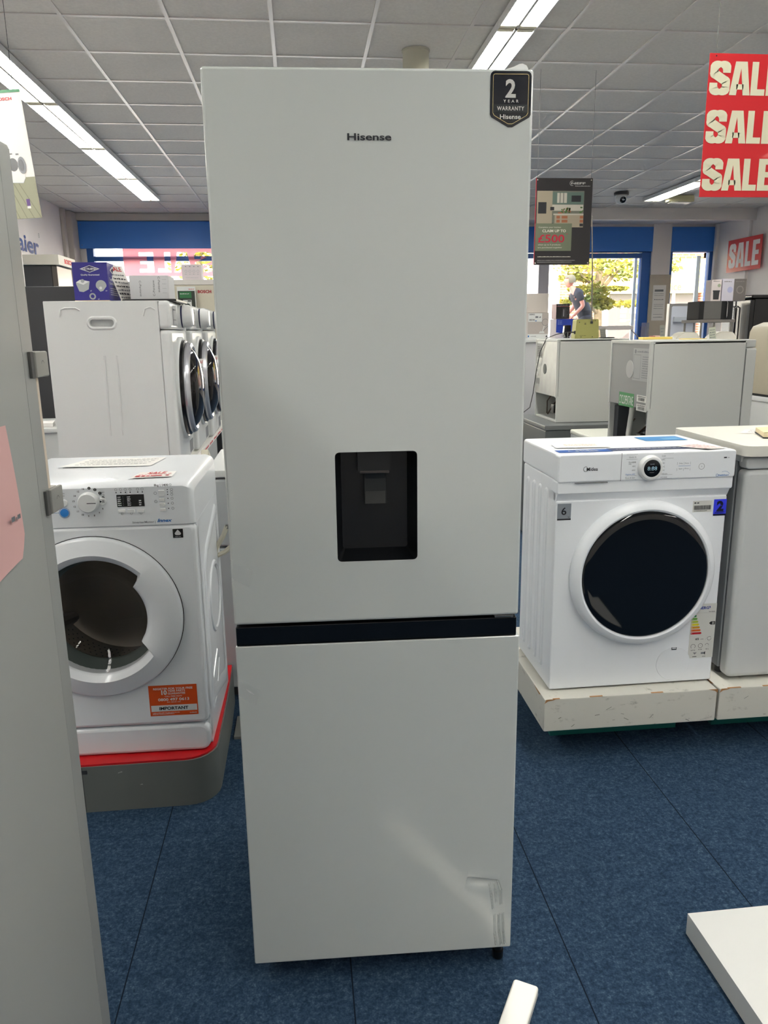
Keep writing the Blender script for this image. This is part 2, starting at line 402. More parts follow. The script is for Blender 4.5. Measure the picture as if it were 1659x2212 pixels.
# ---------------------------------------------------------------- outside
pav = mat('pavement', (190, 184, 174), .9, noise=(3, (168, 162, 152), .35, .65))
struct(MB().box(-40, YL+.2, -.12, 60, 60, -.02).build('ground', pav, wn=False))
def brick_mat():
    m = bpy.data.materials.new('brick'); m.use_nodes = True; n = m.node_tree; b = n.nodes['Principled BSDF']; b.inputs['Roughness'].default_value = .9
    t = n.nodes.new('ShaderNodeTexBrick'); t.inputs['Scale'].default_value = 1; t.inputs['Brick Width'].default_value = .23; t.inputs['Row Height'].default_value = .085; t.inputs['Mortar Size'].default_value = .012
    t.inputs['Color1'].default_value = lin((150, 74, 54)); t.inputs['Color2'].default_value = lin((172, 100, 74)); t.inputs['Mortar'].default_value = lin((206, 176, 146))
    tc = n.nodes.new('ShaderNodeTexCoord'); mp = n.nodes.new('ShaderNodeMapping'); mp.inputs['Rotation'].default_value = (R(90), 0, 0)
    n.links.new(tc.outputs['Object'], mp.inputs[0]); n.links.new(mp.outputs[0], t.inputs['Vector']); n.links.new(t.outputs['Color'], b.inputs['Base Color']); return m
brick = brick_mat()
palew = mat('pale render', (240, 232, 216), .8)
def shop_across():
    t = thing('shop_building', 'brick shop with a big yellow sign board across the street', 'building', (0, 26, 0))
    w = MB().box(8.75, 0, 0, 10.15, .4, 7).box(10.15, 0, 3.75, 17, .4, 7).box(10.15, 0, 0, 17, .4, .5).box(13.75, 0, 0, 17, .4, 7)
    w.build('wall', brick, t, wn=False)
    MB().box(7.3, -.1, 0, 8.72, .4, 7.2).build('side_wall', palew, t)
    s = MB().box(10.16, -.25, 2.62, 13.72, -.02, 3.72, .01)
    s.text('Cafe Service', FR(0, -.25, 0), .26, 12.1, 2.70, xs=.9, bold=.02, mi=1, off=.003)
    s.build('sign_board', [mat('yellow sign', (255, 236, 110), .5), mat('yellow ink', (250, 220, 60), .5)], t)
    f = MB().box(10.2, .1, .5, 13.7, .2, 2.62, mi=0)
    f.box(10.2, .05, .5, 10.5, .1, 2.6, mi=1); f.box(12.75, .03, .5, 12.85, .1, 2.6, mi=1); f.box(12.35, .03, .5, 12.42, .1, 2.6, mi=1)
    f.build('shop_front', [mat('shop window dark', (92, 84, 82), .2), palew], t)
    st = MB(); F = FR(0, .1, 0)
    for (u, v, w_, h) in ((10.95, 2.12, .22, .1), (10.95, 1.98, .22, .1), (10.95, 1.82, .2, .12), (11.28, 1.96, .42, .22), (10.95, 1.68, .22, .1)): st.rect(F, u, v, u+w_, v+h, .01, 0, .015)
    st.text('7', F, .12, 11.4, 2.0, mi=2, off=.014); st.text('LL', F, .09, 11.06, 2.14, mi=2, off=.014, bold=.03)
    st.flat(circle(11.78, 1.86, .16), F, .01, 1); st.text('cafe', F, .05, 11.78, 1.84, mi=0, off=.014)
    st.text('HOT FOOD', F, .05, 11.35, 1.72, mi=3, off=.014, bold=.02); st.text('9 - 5', F, .06, 11.35, 1.6, mi=3, off=.014, bold=.02)
    st.build('window_stickers', [paper, mat('cyan sticker', (110, 200, 190), .5), ink, mat('orange ink', (240, 190, 120), .5)], t)
shop_across()
t = thing('white_building', 'bright pale building across the street behind the left window', 'building', (-6.2, 26, 0))
MB().box(-6, 0, 0, 10.5, .4, 8).build('wall', palew, t)
g = MB()
for k in range(5): g.box(-3.2+k*2.4, -.03, 1.0, -1.9+k*2.4, .02, 2.5)
g.build('window_panes', mat('far glass', (150, 160, 170), .2), t)

leafm = mat('leaves', (176, 158, 44), .6, noise=(2.2, (112, 122, 44), .35, .65))
bark = mat('bark', (146, 124, 92), .9, noise=(9, (110, 94, 70), .4, .6))
def tree(name, label, loc, h, blobs, n, branches, seed, trunk_r=.12):
    rn = random.Random(seed); t = thing(name, label, 'tree', loc)
    b = MB().tube([(0, 0, -.05), (.02, 0, h*.3), (-.02, .02, h*.55), (.03, 0, h*.8), (.05, 0, h)], [trunk_r, trunk_r*.8, trunk_r*.66, trunk_r*.5, trunk_r*.25], 10)
    b.build('trunk', bark, t)
    br = MB()
    for p in branches: br.tube(p, [.05, .036, .026, .012][:len(p)], 6)
    br.build('branches', bark, t)
    f = MB()
    for i in range(n):
        cx, cy, cz, rx, ry, rz = blobs[rn.randrange(len(blobs))]
        while True:
            q = Vector((rn.uniform(-1, 1), rn.uniform(-1, 1), rn.uniform(-1, 1)))
            if q.length < 1: break
        p = Vector((cx+q.x*rx, cy+q.y*ry, cz+q.z*rz)); s = rn.uniform(.035, .075)
        a = Vector((rn.gauss(0, 1), rn.gauss(0, 1), rn.gauss(0, .5))).normalized(); bb = a.cross(Vector((rn.gauss(0, 1), rn.gauss(0, 1), rn.gauss(0, 1)))).normalized()
        f.add([p-a*s, p-bb*s*.5, p+a*s, p+bb*s*.5], [(0, 1, 2, 3)])
    f.build('foliage', leafm, t, smooth=0)
    return t
TX, TY = 6.38, 16.4
tree('street_tree', 'young street tree with yellow green leaves outside the right window', (TX, TY, 0), 4.4,
     [(-.86, -2.1, 2.12, .24, .22, .20), (-.72, -2.1, 1.93, .20, .2, .12), (-.3, -.6, 3.0, .6, .6, .5), (.9, .1, 3.0, .7, .6, .4), (.5, 0, 2.65, .5, .5, .2), (-.7, -.8, 2.75, .6, .5, .22), (1.2, -.2, 2.75, .5, .5, .2), (0, 0, 3.9, 1.2, 1, .6), (.7, 0, 1.98, .5, .4, .07), (.35, 0, 2.3, .3, .3, .04), (1.25, .2, 3.2, .5, .5, .3), (-.5, 0, 2.52, .4, .3, .09), (-.42, -.1, 2.28, .30, .3, .07), (-.55, .1, 2.05, .26, .3, .06), (-.7, 0, 2.95, .5, .4, .15)],
     4200, [[(0, 0, 2.2), (-.25, -.1, 2.42), (-.6, -.3, 2.62), (-1.0, -.5, 2.85)], [(0, 0, 2.3), (-.15, 0, 2.5), (-.3, 0, 2.75)], [(.02, 0, 2.25), (.25, 0, 2.5), (.5, 0, 2.8), (.8, .1, 3.1)], [(0, 0, 2.35), (.2, 0, 2.6), (.4, 0, 2.9)], [(0, 0, 1.75), (-.2, -.1, 1.95), (-.35, -.3, 2.05)], [(0, 0, 2.1), (-.2, -.4, 2.15), (-.6, -1.2, 2.2)]], 3)
tree('street_tree', 'yellow green street tree outside the left window', (-2.15, 18, 0), 4.6,
     [(0, 0, 2.6, .75, .6, .8), (.4, 0, 3.4, .9, .7, .5), (-.2, 0, 2.1, .45, .4, .35)], 2600, [[(0, 0, 1.9), (.3, 0, 2.3), (.7, 0, 2.7)], [(0, 0, 2.4), (-.3, 0, 2.8), (-.6, 0, 3.3)]], 5)
# ================================================================ MAIN FRIDGE FREEZER
def main_fridge():
    t = thing('fridge_freezer', 'tall white two door fridge freezer with water dispenser and dented lower corner, centre', 'fridge', (-.1576, 1.5063, 0), R(-1.956))
    Wd = .595
    MB().box(.006, .075, .045, Wd-.006, .60, 1.905, .008).build('body', fridge_white, t)
    MB().box(.012, .066, .06, Wd-.012, .078, 1.9).build('door_seal', mat('seal grey', (170, 172, 170), .6), t)
    # upper door with a real recess for the dispenser
    hole = rrect(.2171, 1.0130, .3808, 1.2382, .0085, 4)
    F = FR()
    ud = MB().panel(F, 0, .8835, Wd, 1.9265, .064, .006, .0055, [hole])
    d = ud.build('upper_door', fridge_white, t)
    # dispenser: tub walls, inner back, rim
    q = MB()
    inner = rrect(.2290, 1.0270, .3650, 1.2360, .006, 4)
    k = len(hole)
    q.add([F @ Vector((p[0], p[1], -.0008)) for p in hole] + [F @ Vector((p[0], p[1], -.050)) for p in inner], [(i, k+i, k+(i+1) % k, (i+1) % k) for i in range(k)])
    q.flat(inner, F, -.050)
    wd = q.build('water_dispenser', [mat('dispenser black', (6, 9, 13), .4)], d)
    # rim lip in front of the opening
    MB().prism(rrect(.2615, 1.196, .3285, 1.2375, .003), F, -.050, -.012, taper=.97).build('spout_housing', mat('spout black', (16, 18, 20), .4), d)
    MB().box(.2665, .0118, 1.1925, .3255, .018, 1.1985, .001).build('spout_strip', mat('dark satin strip', (66, 60, 58), .4), d)
    lv = MB()
    n = 10; vs = []; fs = []
    for i in range(n+1):
        v = 1.1285+(1.194-1.1285)*i/n; h = .026+.006*math.sin(PI*i/n)-.004*(1-i/n)
        for (u, dy) in ((.2755, 0), (.2785, -.002), (.3180, -.002), (.3205, 0)): vs.append((u, h+dy, v))
    for i in range(n):
        for j in range(3): a = i*4+j; fs.append((a, a+1, a+5, a+4))
    lv.add(vs, fs); lv.box(.2765, .027, 1.1285, .3195, .048, 1.19)
    lv.build('dispenser_lever', mat('lever grey', (30, 33, 33), .45), d)
    MB().text('Hisense', F, .0118, .2955, 1.8068, mi=0, bold=.024, w=.0800, off=.0012).build('door_badge', mat('badge metal', (62, 64, 68), .3, metal=.5), d, smooth=0)
    # warranty sticker
    s = MB()
    def shield(i):
        u0, u1, v1, v0, vm = .5153+i, .5905-i, 1.9225-i, 1.8445+i*.6, 1.8285+i*1.1
        P = [(u0, v0+.006), (u0+.0025, v0+.0015), (u0+.008, v0-.0015)] + [((u0+u1)/2-.004, vm+.0008), ((u0+u1)/2+.004, vm+.0008)] + [(u1-.008, v0-.0015), (u1-.0025, v0+.0015), (u1, v0+.006)]
        r = .0085-i
        P += [(u1-r+r*math.cos(R(a)), v1-r+r*math.sin(R(a))) for a in (0, 30, 60, 90)] + [(u0+r+r*math.cos(R(a)), v1-r+r*math.sin(R(a))) for a in (90, 120, 150, 180)]
        return P
    s.flat(shield(0), F, .0006, 0)
    a, b = shield(.0048), shield(.0056); k = len(a)
    s.add([F @ Vector((p[0], p[1], .0009)) for p in a+b], [(i, (i+1) % k, k+(i+1) % k, k+i) for i in range(k)], 1)
    s.rect(F, .521, 1.8535, .585, 1.8672, .0011, 3)
    s.text('2', F, .0298, .5525, 1.8795, mi=2, bold=.03, w=.0192, off=.0014)
    s.text('YEAR', F, .0048, .5535, 1.8705, mi=2, bold=.02, w=.0280, off=.0014, space=1.9)
    s.text('WARRANTY', F, .0068, .5532, 1.8575, mi=2, bold=.02, w=.0500, off=.0014, space=1.15)
    s.text('Hisense', F, .0078, .5530, 1.8432, mi=2, bold=.02, w=.0385, off=.0014)
    s.build('warranty_sticker', [mat('sticker navy', (14, 22, 34), .08, coat=1), gold, silver_ink, mat('sticker band', (30, 36, 40), .2)], d, smooth=0, label='black shield shaped warranty sticker')
    # hinge cover on the top right
    h = MB(); P = [(.530, 1.9262), (.560, 1.9262), (.5900, 1.9262), (.5902, 1.9345), (.5870, 1.9395), (.5800, 1.9425), (.5740, 1.9420), (.5640, 1.9375), (.548, 1.9325)]
    h.prism(P, FR(0, .09, 0), 0, .065); h.build('hinge_cover', plastic_white, t)
    # lower door, with the crumpled corner
    u0, u1, v0, v1 = .455, .5915, .0545, .285
    hole2 = rrect(u0, v0, u1, v1)
    ld = MB().panel(F, 0, .050, Wd+.004, .8365, .064, .004, .003, [hole2])
    def seg(p, a, b):
        ax, ay = a; bx, by = b; dx, dy = bx-ax, by-ay; L = math.hypot(dx, dy); tt = ((p[0]-ax)*dx+(p[1]-ay)*dy)/(L*L)
        tc = max(0, min(1, tt)); return math.hypot(p[0]-ax-dx*tc, p[1]-ay-dy*tc), tc, ((p[0]-ax)*dy-(p[1]-ay)*dx)/L
    creases = [((.5655, .2300), (.5725, .2060), .0016), ((.5725, .2060), (.5735, .170), .0014),
               ((.5460, .2230), (.5500, .196), .0013), ((.5500, .196), (.5545, .160), .0011),
               ((.5575, .2220), (.5605, .198), .0015), ((.5605, .198), (.5625, .175), .0010),
               ((.5585, .1400), (.5605, .090), .0009), ((.5605, .090), (.5640, .060), .0018),
               ((.5690, .1400), (.5705, .095), .0014), ((.5705, .095), (.5760, .060), .0022),
               ((.5785, .1420), (.5805, .095), .0014), ((.5805, .095), (.5850, .062), .0020), ((.5690, .1410), (.5785, .1425), .0008)]
    def dent(u, v):
        z = 0
        dd, tc, sd = seg((u, v), (.4930, .2455), (.5660, .2320))     # the upper ridge: sharp step above, soft hollow below
        fall = math.sin(PI*min(1, max(0, tc)))**.6 if 0 < tc < 1 else 0
        w = .018 if sd > 0 else .0022
        z -= .0095*math.exp(-(sd/w)**2)*fall
        if sd <= 0: z += .0011*math.exp(-((-sd-.012)/.010)**2)*fall
        for a, b, k in creases:
            dd, tc, sd = seg((u, v), a, b); s_ = .0007
            z += 1.5*k*(math.exp(-((sd-.0009)/s_)**2)-.9*math.exp(-((sd+.0009)/(s_*1.6))**2))*(1 if 0 < tc < 1 else math.exp(-(max(0, dd-abs(sd))/.0015)**2))
        g = math.exp(-((u-.568)/.014)**2)*math.exp(-((v-.150)/.085)**4)
        z -= .0022*g
        e = min(u-u0, u1-u, v-v0+.001, v1-v)/.008
        return z*max(0, min(1, e))
    nu, nv = 130, 200; vs = []; fs = []
    for j in range(nv+1):
        for i in range(nu+1):
            u = u0+(u1-u0)*i/nu; v = v0+(v1-v0)*j/nv; vs.append(F @ Vector((u, v, dent(u, v))))
    for j in range(nv):
        for i in range(nu): a = j*(nu+1)+i; fs.append((a, a+1, a+nu+2, a+nu+1))
    ld.add(vs, fs)
    l = ld.build('lower_door', fridge_white, t, smooth=60, wn=False)
    # the panel rim must stay crisp
    hs = MB().box(.002, .006, .832, Wd-.002, .062, .8765, .002)
    hs.add([(.004, .004, .8385), (Wd-.004, .004, .8385), (Wd-.004, .0005, .8375), (.004, .0005, .8375)], [(3, 2, 1, 0)])
    hs.build('door_handle', mat('handle black', (8, 10, 13), .14), l, label='black recessed grip along the top of the lower door')
    MB().box(Wd-.05, .004, .8775, Wd-.012, .06, .8825, .001).lathe([(.004, 0), (.004, .008)], TP(Wd-.012, .01, .876), 12, cap1=True).build('middle_hinge', steel, t)
    # see-through tape left on both doors
    tape = film_mat('clear tape', (236, 240, 240), .22)
    for par, P in ((d, [(.0005, 1.0255), (.0444, .9994), (.0351, .9661), (.0005, .9875)]), (l, [(.0005, .7630), (.0472, .7366), (.0358, .703), (.0005, .7265)])):
        m = MB().flat(list(reversed(P)), F, .0012)
        if par is l: m.flat([(.016, .7430), (.0265, .7355), (.034, .7285), (.033, .7275), (.024, .7325), (.018, .7400)][::-1], F, .002, 1)
        m.build('adhesive_tape', [tape, white], par, smooth=0)
    for fu, fy in ((.575, .028), (.035, .085)):
        MB().lathe([(.0125, 0), (.0135, .004), (.0135, .02), (.009, .021), (.009, .047)], TP(fu, fy, .001), 16, cap0=True, cap1=True).build('foot', black, t)
    MB().box(.03, .1, .022, Wd-.03, .55, .046).build('base', black, t)
main_fridge()

# ================================================================ GREY FRIDGE (near left edge)
def grey_fridge():
    t = thing('upright_fridge', 'tall grey fridge cut off by the left edge, with pink paper taped on its side', 'fridge', (-.457, 1.40, 0), R(-3))
    gm = mat('silver grey paint', (166, 168, 164), .36, spec=.4, bump=(500, .05, .0004))
    MB().box(-.62, -.72, .03, 0, 0, 1.772, .006).build('body', gm, t)
    MB().box(-.10, .001, 1.19, -.001, .012, 1.41, .002).build('door_seal', mat('beige seal', (226, 212, 194), .6), t)
    MB().box(-.02, -.048, .04, .0005, -.004, 1.765, .0004, seg=1).build('corner_strip', mat('silver corner', (156, 158, 155), .3), t)
    return t, gm
gf, gm = grey_fridge()
for z in (1.422, 1.182):
    h = MB().box(-.030, -.004, z-.022, .001, .036, z+.022, .003).box(.001, -.030, z-.022, .006, -.016, z+.022, .001, mi=1)
    h.box(.001, -.016, z-.022, .009, .040, z+.022, .003, mi=0)
    h.ring(RT(.009, 0, 0), .012, z, .006, .0012, .0005, 1, 10, 170, 12)
    h.build('hinge_bracket', [mat('bracket grey', (146, 146, 140), .4), mat('bracket shade', (84, 84, 82), .5)], gf)
for z in (.0,):
    for y_ in (-.66, -.06):
        MB().lathe([(.02, 0), (.02, .032)], TP(-.06, y_, 0), 12, cap0=True).build('foot', black, gf)

# ================================================================ LEFT WASHING MACHINE
def washer_left():
    t = thing('washing_machine', 'white front loader with dark glass porthole and orange guarantee sticker, on grey plinth', 'washing machine', (-.9284, 2.2822, .1655), R(-1.146))
    Wd, D, H = .595, .50, .8735
    F = FR(); wm = mat('washer white', (230, 233, 236), .3, coat=.3)
    body = MB()
    # side walls with moulded panels, top separately
    body.box(0, .012, .012, Wd, D, .752, .012)
    b = MB()
    cu, cv, rr = .285, .467, .255
    b.panel(F, 0, .098, Wd, .752, .05, .022, .012, [circle(cu, cv, .2, 64)], back=False)
    b.build('front_panel', wm, t)
    # cabinet without front: walls
    w = MB()
    w.box(0, .03, .012, .012, D, .752, .003).box(Wd-.012, .03, .012, Wd, D, .752, .003).box(0, D-.01, .012, Wd, D, .752, .002).box(0, .05, .0, Wd, D, .02, .002)
    # raised mouldings on the right side
    S_ = RT(Wd, 0, 0)
    def hump(P, h, w0=.012):
        k = len(P); cx = sum(p[0] for p in P)/k; cy = sum(p[1] for p in P)/k
        def sc(s_): return [(cx+(p[0]-cx)*s_, cy+(p[1]-cy)*s_) for p in P]
        R_ = [(P, 0), (sc(.97), h*.8), (sc(.93), h), (sc(.88), h), (sc(.84), .001)]
        vs = []; fs = []
        for q, hh in R_: vs += [S_ @ Vector((p[0], p[1], hh)) for p in q]
        for j in range(len(R_)-1):
            for i in range(k): fs.append((j*k+i, j*k+(i+1) % k, (j+1)*k+(i+1) % k, (j+1)*k+i))
        w.add(vs, fs)
    hump([(.09, .12), (.44, .03), (.46, .05), (.46, .70), (.42, .72), (.16, .64), (.09, .58)], .006)
    hump(circle(.30, .42, .125, 32), .006)
    hump([(.11, .09), (.20, .10), (.30, .20), (.26, .24), (.11, .18)], .004)
    w.build('side_panels', wm, t)
    k_ = MB().panel(FR(0, .002, 0), 0, 0, Wd, .094, .06, .03, .012)
    k_.box(.01, .03, .006, Wd-.01, .06, .09); k_.build('kickboard', wm, t)
    # control panel and rounded top
    c = MB()
    prof = [(.0, .752), (.0, .868), (.006, .874), (.03, .882), (.12, .884), (D, .884), (D, .752)]
    xs = [(0, .03), (.002, .02), (.008, .010), (.018, .004), (.03, 0), (Wd-.03, 0), (Wd-.018, .004), (Wd-.008, .010), (Wd-.002, .02), (Wd, .03)]
    vs = []; fs = []; k = len(prof)
    for x_, drop in xs:
        for (y_, z_) in prof:
            zz = z_-(drop if z_ > .80 else 0)-(0 if z_ > .80 else 0); yy = y_+(drop*.55 if y_ < .04 else 0)
            vs.append((x_, yy, zz))
    for j in range(len(xs)-1):
        for i in range(k): fs.append((j*k+i, (j+1)*k+i, (j+1)*k+(i+1) % k, j*k+(i+1) % k))
    fs += [tuple(range(k-1, -1, -1)), tuple(range((len(xs)-1)*k, len(xs)*k))]
    c.add(vs, fs); cp = c.build('control_panel', wm, t, wn=False)
    pr = MB(); T = 0
    # printing of the control panel
    for i, nm in enumerate(['1', '2', '3', '4', '5', '6', '7', '8', '9', '10', '11', '12', '13', '14', '15', '16']):
        a = R(84-i*22.5); u = .293+.0435*math.cos(a); v = .827+.042*math.sin(a)
        if i < 5: pr.flat(circle(u, v, .0045, 12), F, .001, 0); pr.text(nm, F, .005, u, v-.0025, mi=1, off=.0014)
        else: pr.text(nm, F, .0055, u, v-.0028, mi=0, off=.001, bold=.02)
    pr.text('ON', F, .0042, .2215, .853, mi=2); pr.text('OFF', F, .0042, .2215, .8455, mi=2)
    pr.text('START', F, .0042, .332, .853, mi=2); pr.text('PAUSE', F, .0042, .332, .8455, mi=2)
    for i, u in enumerate((.3735, .387, .4005, .414, .436, .449)):
        pr.rect(F, u-.0016, .8515, u+.0016, .855, .001, 0); pr.ring(F, u, .862, .0035, .0009, .001, 2, n=12)
    pr.rect(F, .3735, .8100, .4525, .8465, .0012, 3, .001)
    for u, n_ in ((.381, 5), (.4085, 5), (.442, 3)):
        for j in range(n_): pr.scribble(F, u-.005, .8135+j*.0062, u+(.005 if n_ > 3 else .002), .0034, .0016, 1, j, .9); 
    for j in range(5): pr.rect(F, .391, .8145+j*.0062, .3925, .816+j*.0062, .0016, 2)
    for u in (.385, .412, .440): pr.ring(F, u, .789, .0032, .0008, .001, 2, n=10)
    for j, v in enumerate((.858, .851, .8435, .8315, .8165, .801)):
        pr.rect(F, .520, v-.0014, .523, v+.0014, .001, 0); pr.ring(F, .5335, v, .0034, .001, .001, 2, n=10)
    for v in (.848, .823): pr.ring(F, .486, v, .004, .001, .001, 2, n=10)
    pr.text('8kg | 1400', F, .0068, .484, .8690, 'LEFT', mi=0, bold=.012, w=.041, off=.0012)
    pr.ring(F, .531, .8724, .003, .001, .0012, 2, n=10)
    pr.text('InverterMotor |', F, .0068, .4135, .7585, 'LEFT', mi=2, w=.0665, bold=.008)
    pr.text('Innex', F, .0100, .485, .7605, 'LEFT', mi=4, w=.0440, bold=.03, shear=.35)
    pr.ring(F, .2205, .797, .0150, .001, .001, 4, n=24); pr.line(F, [(.185, .797), (.2055, .797)], .001, mi=4)
    pr.build('panel_printing', [ink, white, inkgrey, gblack, inkblue], cp, smooth=0)
    kn = MB().lathe([(.031, 0), (.031, .004), (.0285, .016), (.026, .019), (.0, .0195)], FR(.293, 0, .827), 40)
    kn.rect(FR(.293, -.0195, .827), -.001, -.0011, .025, .0011, .0004, 1)
    kn.build('dial', [plastic_white, ink], cp)
    for (u, v, r_, m_) in ((.2215, .8265, .0115, plastic_white), (.332, .8285, .0115, plastic_white)):
        MB().lathe([(r_, 0), (r_, .002), (r_*.85, .004), (0, .0042)], FR(u, 0, v), 24).build('button', m_, cp)
    MB().lathe([(.0125, 0), (.012, .003), (.0, .0045)], FR(.2205, 0, .797), 24).build('button', mat('button blue', (48, 128, 206), .3), cp, label='round blue button')
    q = MB(); q.flat([(-.003, -.004), (.0035, 0), (-.003, .004)], FR(.3285, -.0042, .8285), .0004); q.rect(FR(.332, -.0042, .8285), .001, -.004, .0025, .004, .0004); q.rect(FR(.332, -.0042, .8285), .0042, -.004, .0057, .004, .0004)
    q.build('button_symbol', ink, cp, smooth=0)
    for (u0, v0, u1, v1) in ((.3745, .7925, .3955, .8015), (.4015, .792, .4225, .801), (.4300, .791, .4505, .800), (.4950, .8385, .5130, .8570), (.4955, .8230, .5125, .8325), (.4955, .8085, .5125, .8180), (.4955, .7935, .5125, .8020)):
        MB().panel(frame((0, -.0035, 0), (1, 0, 0), (0, 0, 1)), u0, v0, u1, v1, .005, .0015, .0012).build('button', plastic_white, cp)
    # door: ring with a stepped grip, glass, drum
    dr = MB(); n = 144; rings = []
    def rin(a):
        a = (a+180) % 360-180
        lo, hi = -33, 40
        if lo < a < hi: return .148
        for e, sgn in ((lo, -1), (hi, 1)):
            dd = (a-e)*sgn
            if 0 <= dd < 4: return .148+(.183-.148)*dd/4
        return .183
    prof = [(1, 0, 0), (1, 0, .010), (.992, 0, .017), (.97, 0, .021), (.80, 0, .026), (0, .020, .0268), (0, .004, .014), (0, 0, .008), (0, -.002, -.03)]
    vs = []; fs = []
    for (fo, add, h) in prof:
        for i in range(n):
            a = 360*i/n; ri = rin(a)
            r_ = rr*fo if fo else ri+add
            if fo == .80: r_ = max(rr*.80, ri+.02)
            vs.append(F @ Vector((cu+r_*math.cos(R(a)), cv+r_*math.sin(R(a)), h)))
    for j in range(len(prof)-1):
        for i in range(n): fs.append((j*n+i, j*n+(i+1) % n, (j+1)*n+(i+1) % n, (j+1)*n+i))
    dr.add(vs, fs)
    door = dr.build('door', wm, t, smooth=50, wn=False)
    MB().ring(F, cu, cv, rr+.0012, .0022, .0015, 0, n=96).build('door_gap', ink, t, smooth=0)
    tint = mat('porthole glass', (12, 16, 16), .03, spec=.6, alpha=.32)
    MB().lathe([(.187, .004), (.183, .002), (.172, -.006), (.155, -.022), (.13, -.045), (.10, -.062), (.05, -.072), (0, -.075)], F, 64, c=(cu, cv)).build('porthole', tint, door)
    MB().lathe([(.20, -.05), (.20, -.02), (.192, -.004), (.184, -.012), (.178, -.04), (.165, -.06), (.165, -.075)], F, 64, c=(cu, cv)).build('door_seal', mat('gasket', (96, 106, 102), .45), t)
    dm = bpy.data.materials.new('drum steel'); dm.use_nodes = True; nn = dm.node_tree; pb = nn.nodes['Principled BSDF']; pb.inputs['Metallic'].default_value = .8; pb.inputs['Roughness'].default_value = .35; pb.inputs['Base Color'].default_value = lin((150, 140, 128))
    d1 = MB().lathe([(.165, -.08), (.235, -.10), (.24, -.14), (.24, -.34), (.20, -.36), (0, -.365)], F, 64, c=(cu, cv))
    for a0 in (200, 320, 80):
        pts = [F @ Vector((cu+.215*math.cos(R(a0+dz*60)), cv+.215*math.sin(R(a0+dz*60)), -.12-dz)) for dz in (0, .07, .14, .21)]
        d1.tube(pts, [.02, .026, .026, .018], 10)
    # holes of the drum
    for a in range(0, 360, 5):
        for j in range(9):
            aa = R(a+(j % 2)*2.5); u, v, dz = math.cos(aa), math.sin(aa), -.13-j*.022
            p0 = Vector((cu+.2385*u, cv+.2385*v, dz)); tx = Vector((-v, u, 0))*.0035; ty = Vector((0, 0, 1))*.0035
            d1.add([F @ (p0+tx), F @ (p0+ty), F @ (p0-tx), F @ (p0-ty)], [(3, 2, 1, 0)], 1)
    d1.build('drum', [dm, ink], t)
    # stickers
    st = MB(); st.rect(F, .4145, .1295, .5635, .2335, .0008, 0)
    st.rect(F, .4185, .1445, .5605, .1655, .0012, 1); st.text('IMPORTANT', F, .0105, .4885, .1500, mi=2, bold=.03, w=.0900, off=.0018)
    st.text('REGISTER FOR YOUR FREE', F, .0068, .490, .2185, mi=1, bold=.02, w=.121, off=.0014)
    st.text('10', F, .0150, .4535, .2020, 'LEFT', mi=1, bold=.04, w=.0170, off=.0014)
    st.text('YEAR PARTS', F, .0064, .473, .2108, 'LEFT', mi=1, bold=.02, w=.0540, off=.0014)
    st.text('GUARANTEE', F, .0064, .473, .2020, 'LEFT', mi=1, bold=.02, w=.0540, off=.0014)
    st.text('CALL FREE NOW', F, .0042, .490, .1935, mi=1, bold=.01, w=.0530, off=.0014)
    st.text('0800 497 0613', F, .0092, .490, .1805, mi=1, bold=.02, w=.0960, off=.0014)
    st.text('ROI 1800 811 832', F, .0034, .490, .1740, mi=1, w=.0420, off=.0014)
    st.scribble(F, .4215, .1385, .5060, .0022, .0014, 1, 4); st.scribble(F, .4215, .1345, .4900, .0022, .0014, 1, 5)
    st.text('indesit', F, .0036, .548, .1350, mi=1, w=.0220, off=.0014, bold=.02)
    st.build('guarantee_sticker', [mat('sticker orange', (214, 78, 16), .4), white, ink], t, smooth=0, label='orange guarantee sticker with a white band')
    wl = MB().rect(F, .5275, .7100, .5575, .7375, .001, 0, .001); wl.flat([(.5345, .7200), (.5330, .7240), (.5415, .7345), (.5435, .7345), (.5520, .7240), (.5505, .7200), (.5480, .7185), (.537, .7185)], F, .0014, 1); wl.text('wool care', F, .003, .5425, .7125, mi=1, off=.0014)
    wl.build('care_label', [gblack, mat('label grey', (200, 200, 200), .5)], t, smooth=0)
    for u in (.06, .53):
        MB().lathe([(.02, 0), (.02, .02)], TP(u, .35, -.0005), 12, cap0=True).build('foot', black, t)
washer_left()

def plinth_left():
    t = thing('display_plinth', 'grey display plinth with red top edge under the left washing machine', 'plinth', (-1.6, 2.228, 0))
    # rounded corner on its right front; runs away from the camera
    P = [(0, 0), (1.19, 0)] + [(1.19+.095*math.sin(R(a)), .095-.095*math.cos(R(a))) for a in (15, 30, 45, 60, 75, 90)] + [(1.285, .50), (1.28, .69), (0, .69)]
    gp = mat('plinth grey', (112, 116, 112), .5, noise=(4, (104, 108, 104), .3, .7))
    m = MB().prism(P, TP(0, 0, 0), 0, .158)
    m.box(.872, -.0006, .002, .8735, .001, .157, mi=1)
    m.box(.845, -.002, .135, .888, .001, .147, mi=1)
    for (u, v, w_) in ((.985, .133, .010), (.980, .131, .006), (1.045, .085, .009)): m.flat([(u, v), (u+w_, v+.001), (u+w_*.8, v+.0035), (u+.002, v+.002)], FR(), .0008, 2)
    m.build('base', [gp, dgrey, mat('scuff', (190, 190, 186), .7)], t)
    MB().prism([(p[0] if p[0] < .1 else p[0]-.004, p[1]+.004) for p in P], TP(), .1582, .1648).build('top_board', mat('red laminate', (196, 14, 24), .4), t)
plinth_left()
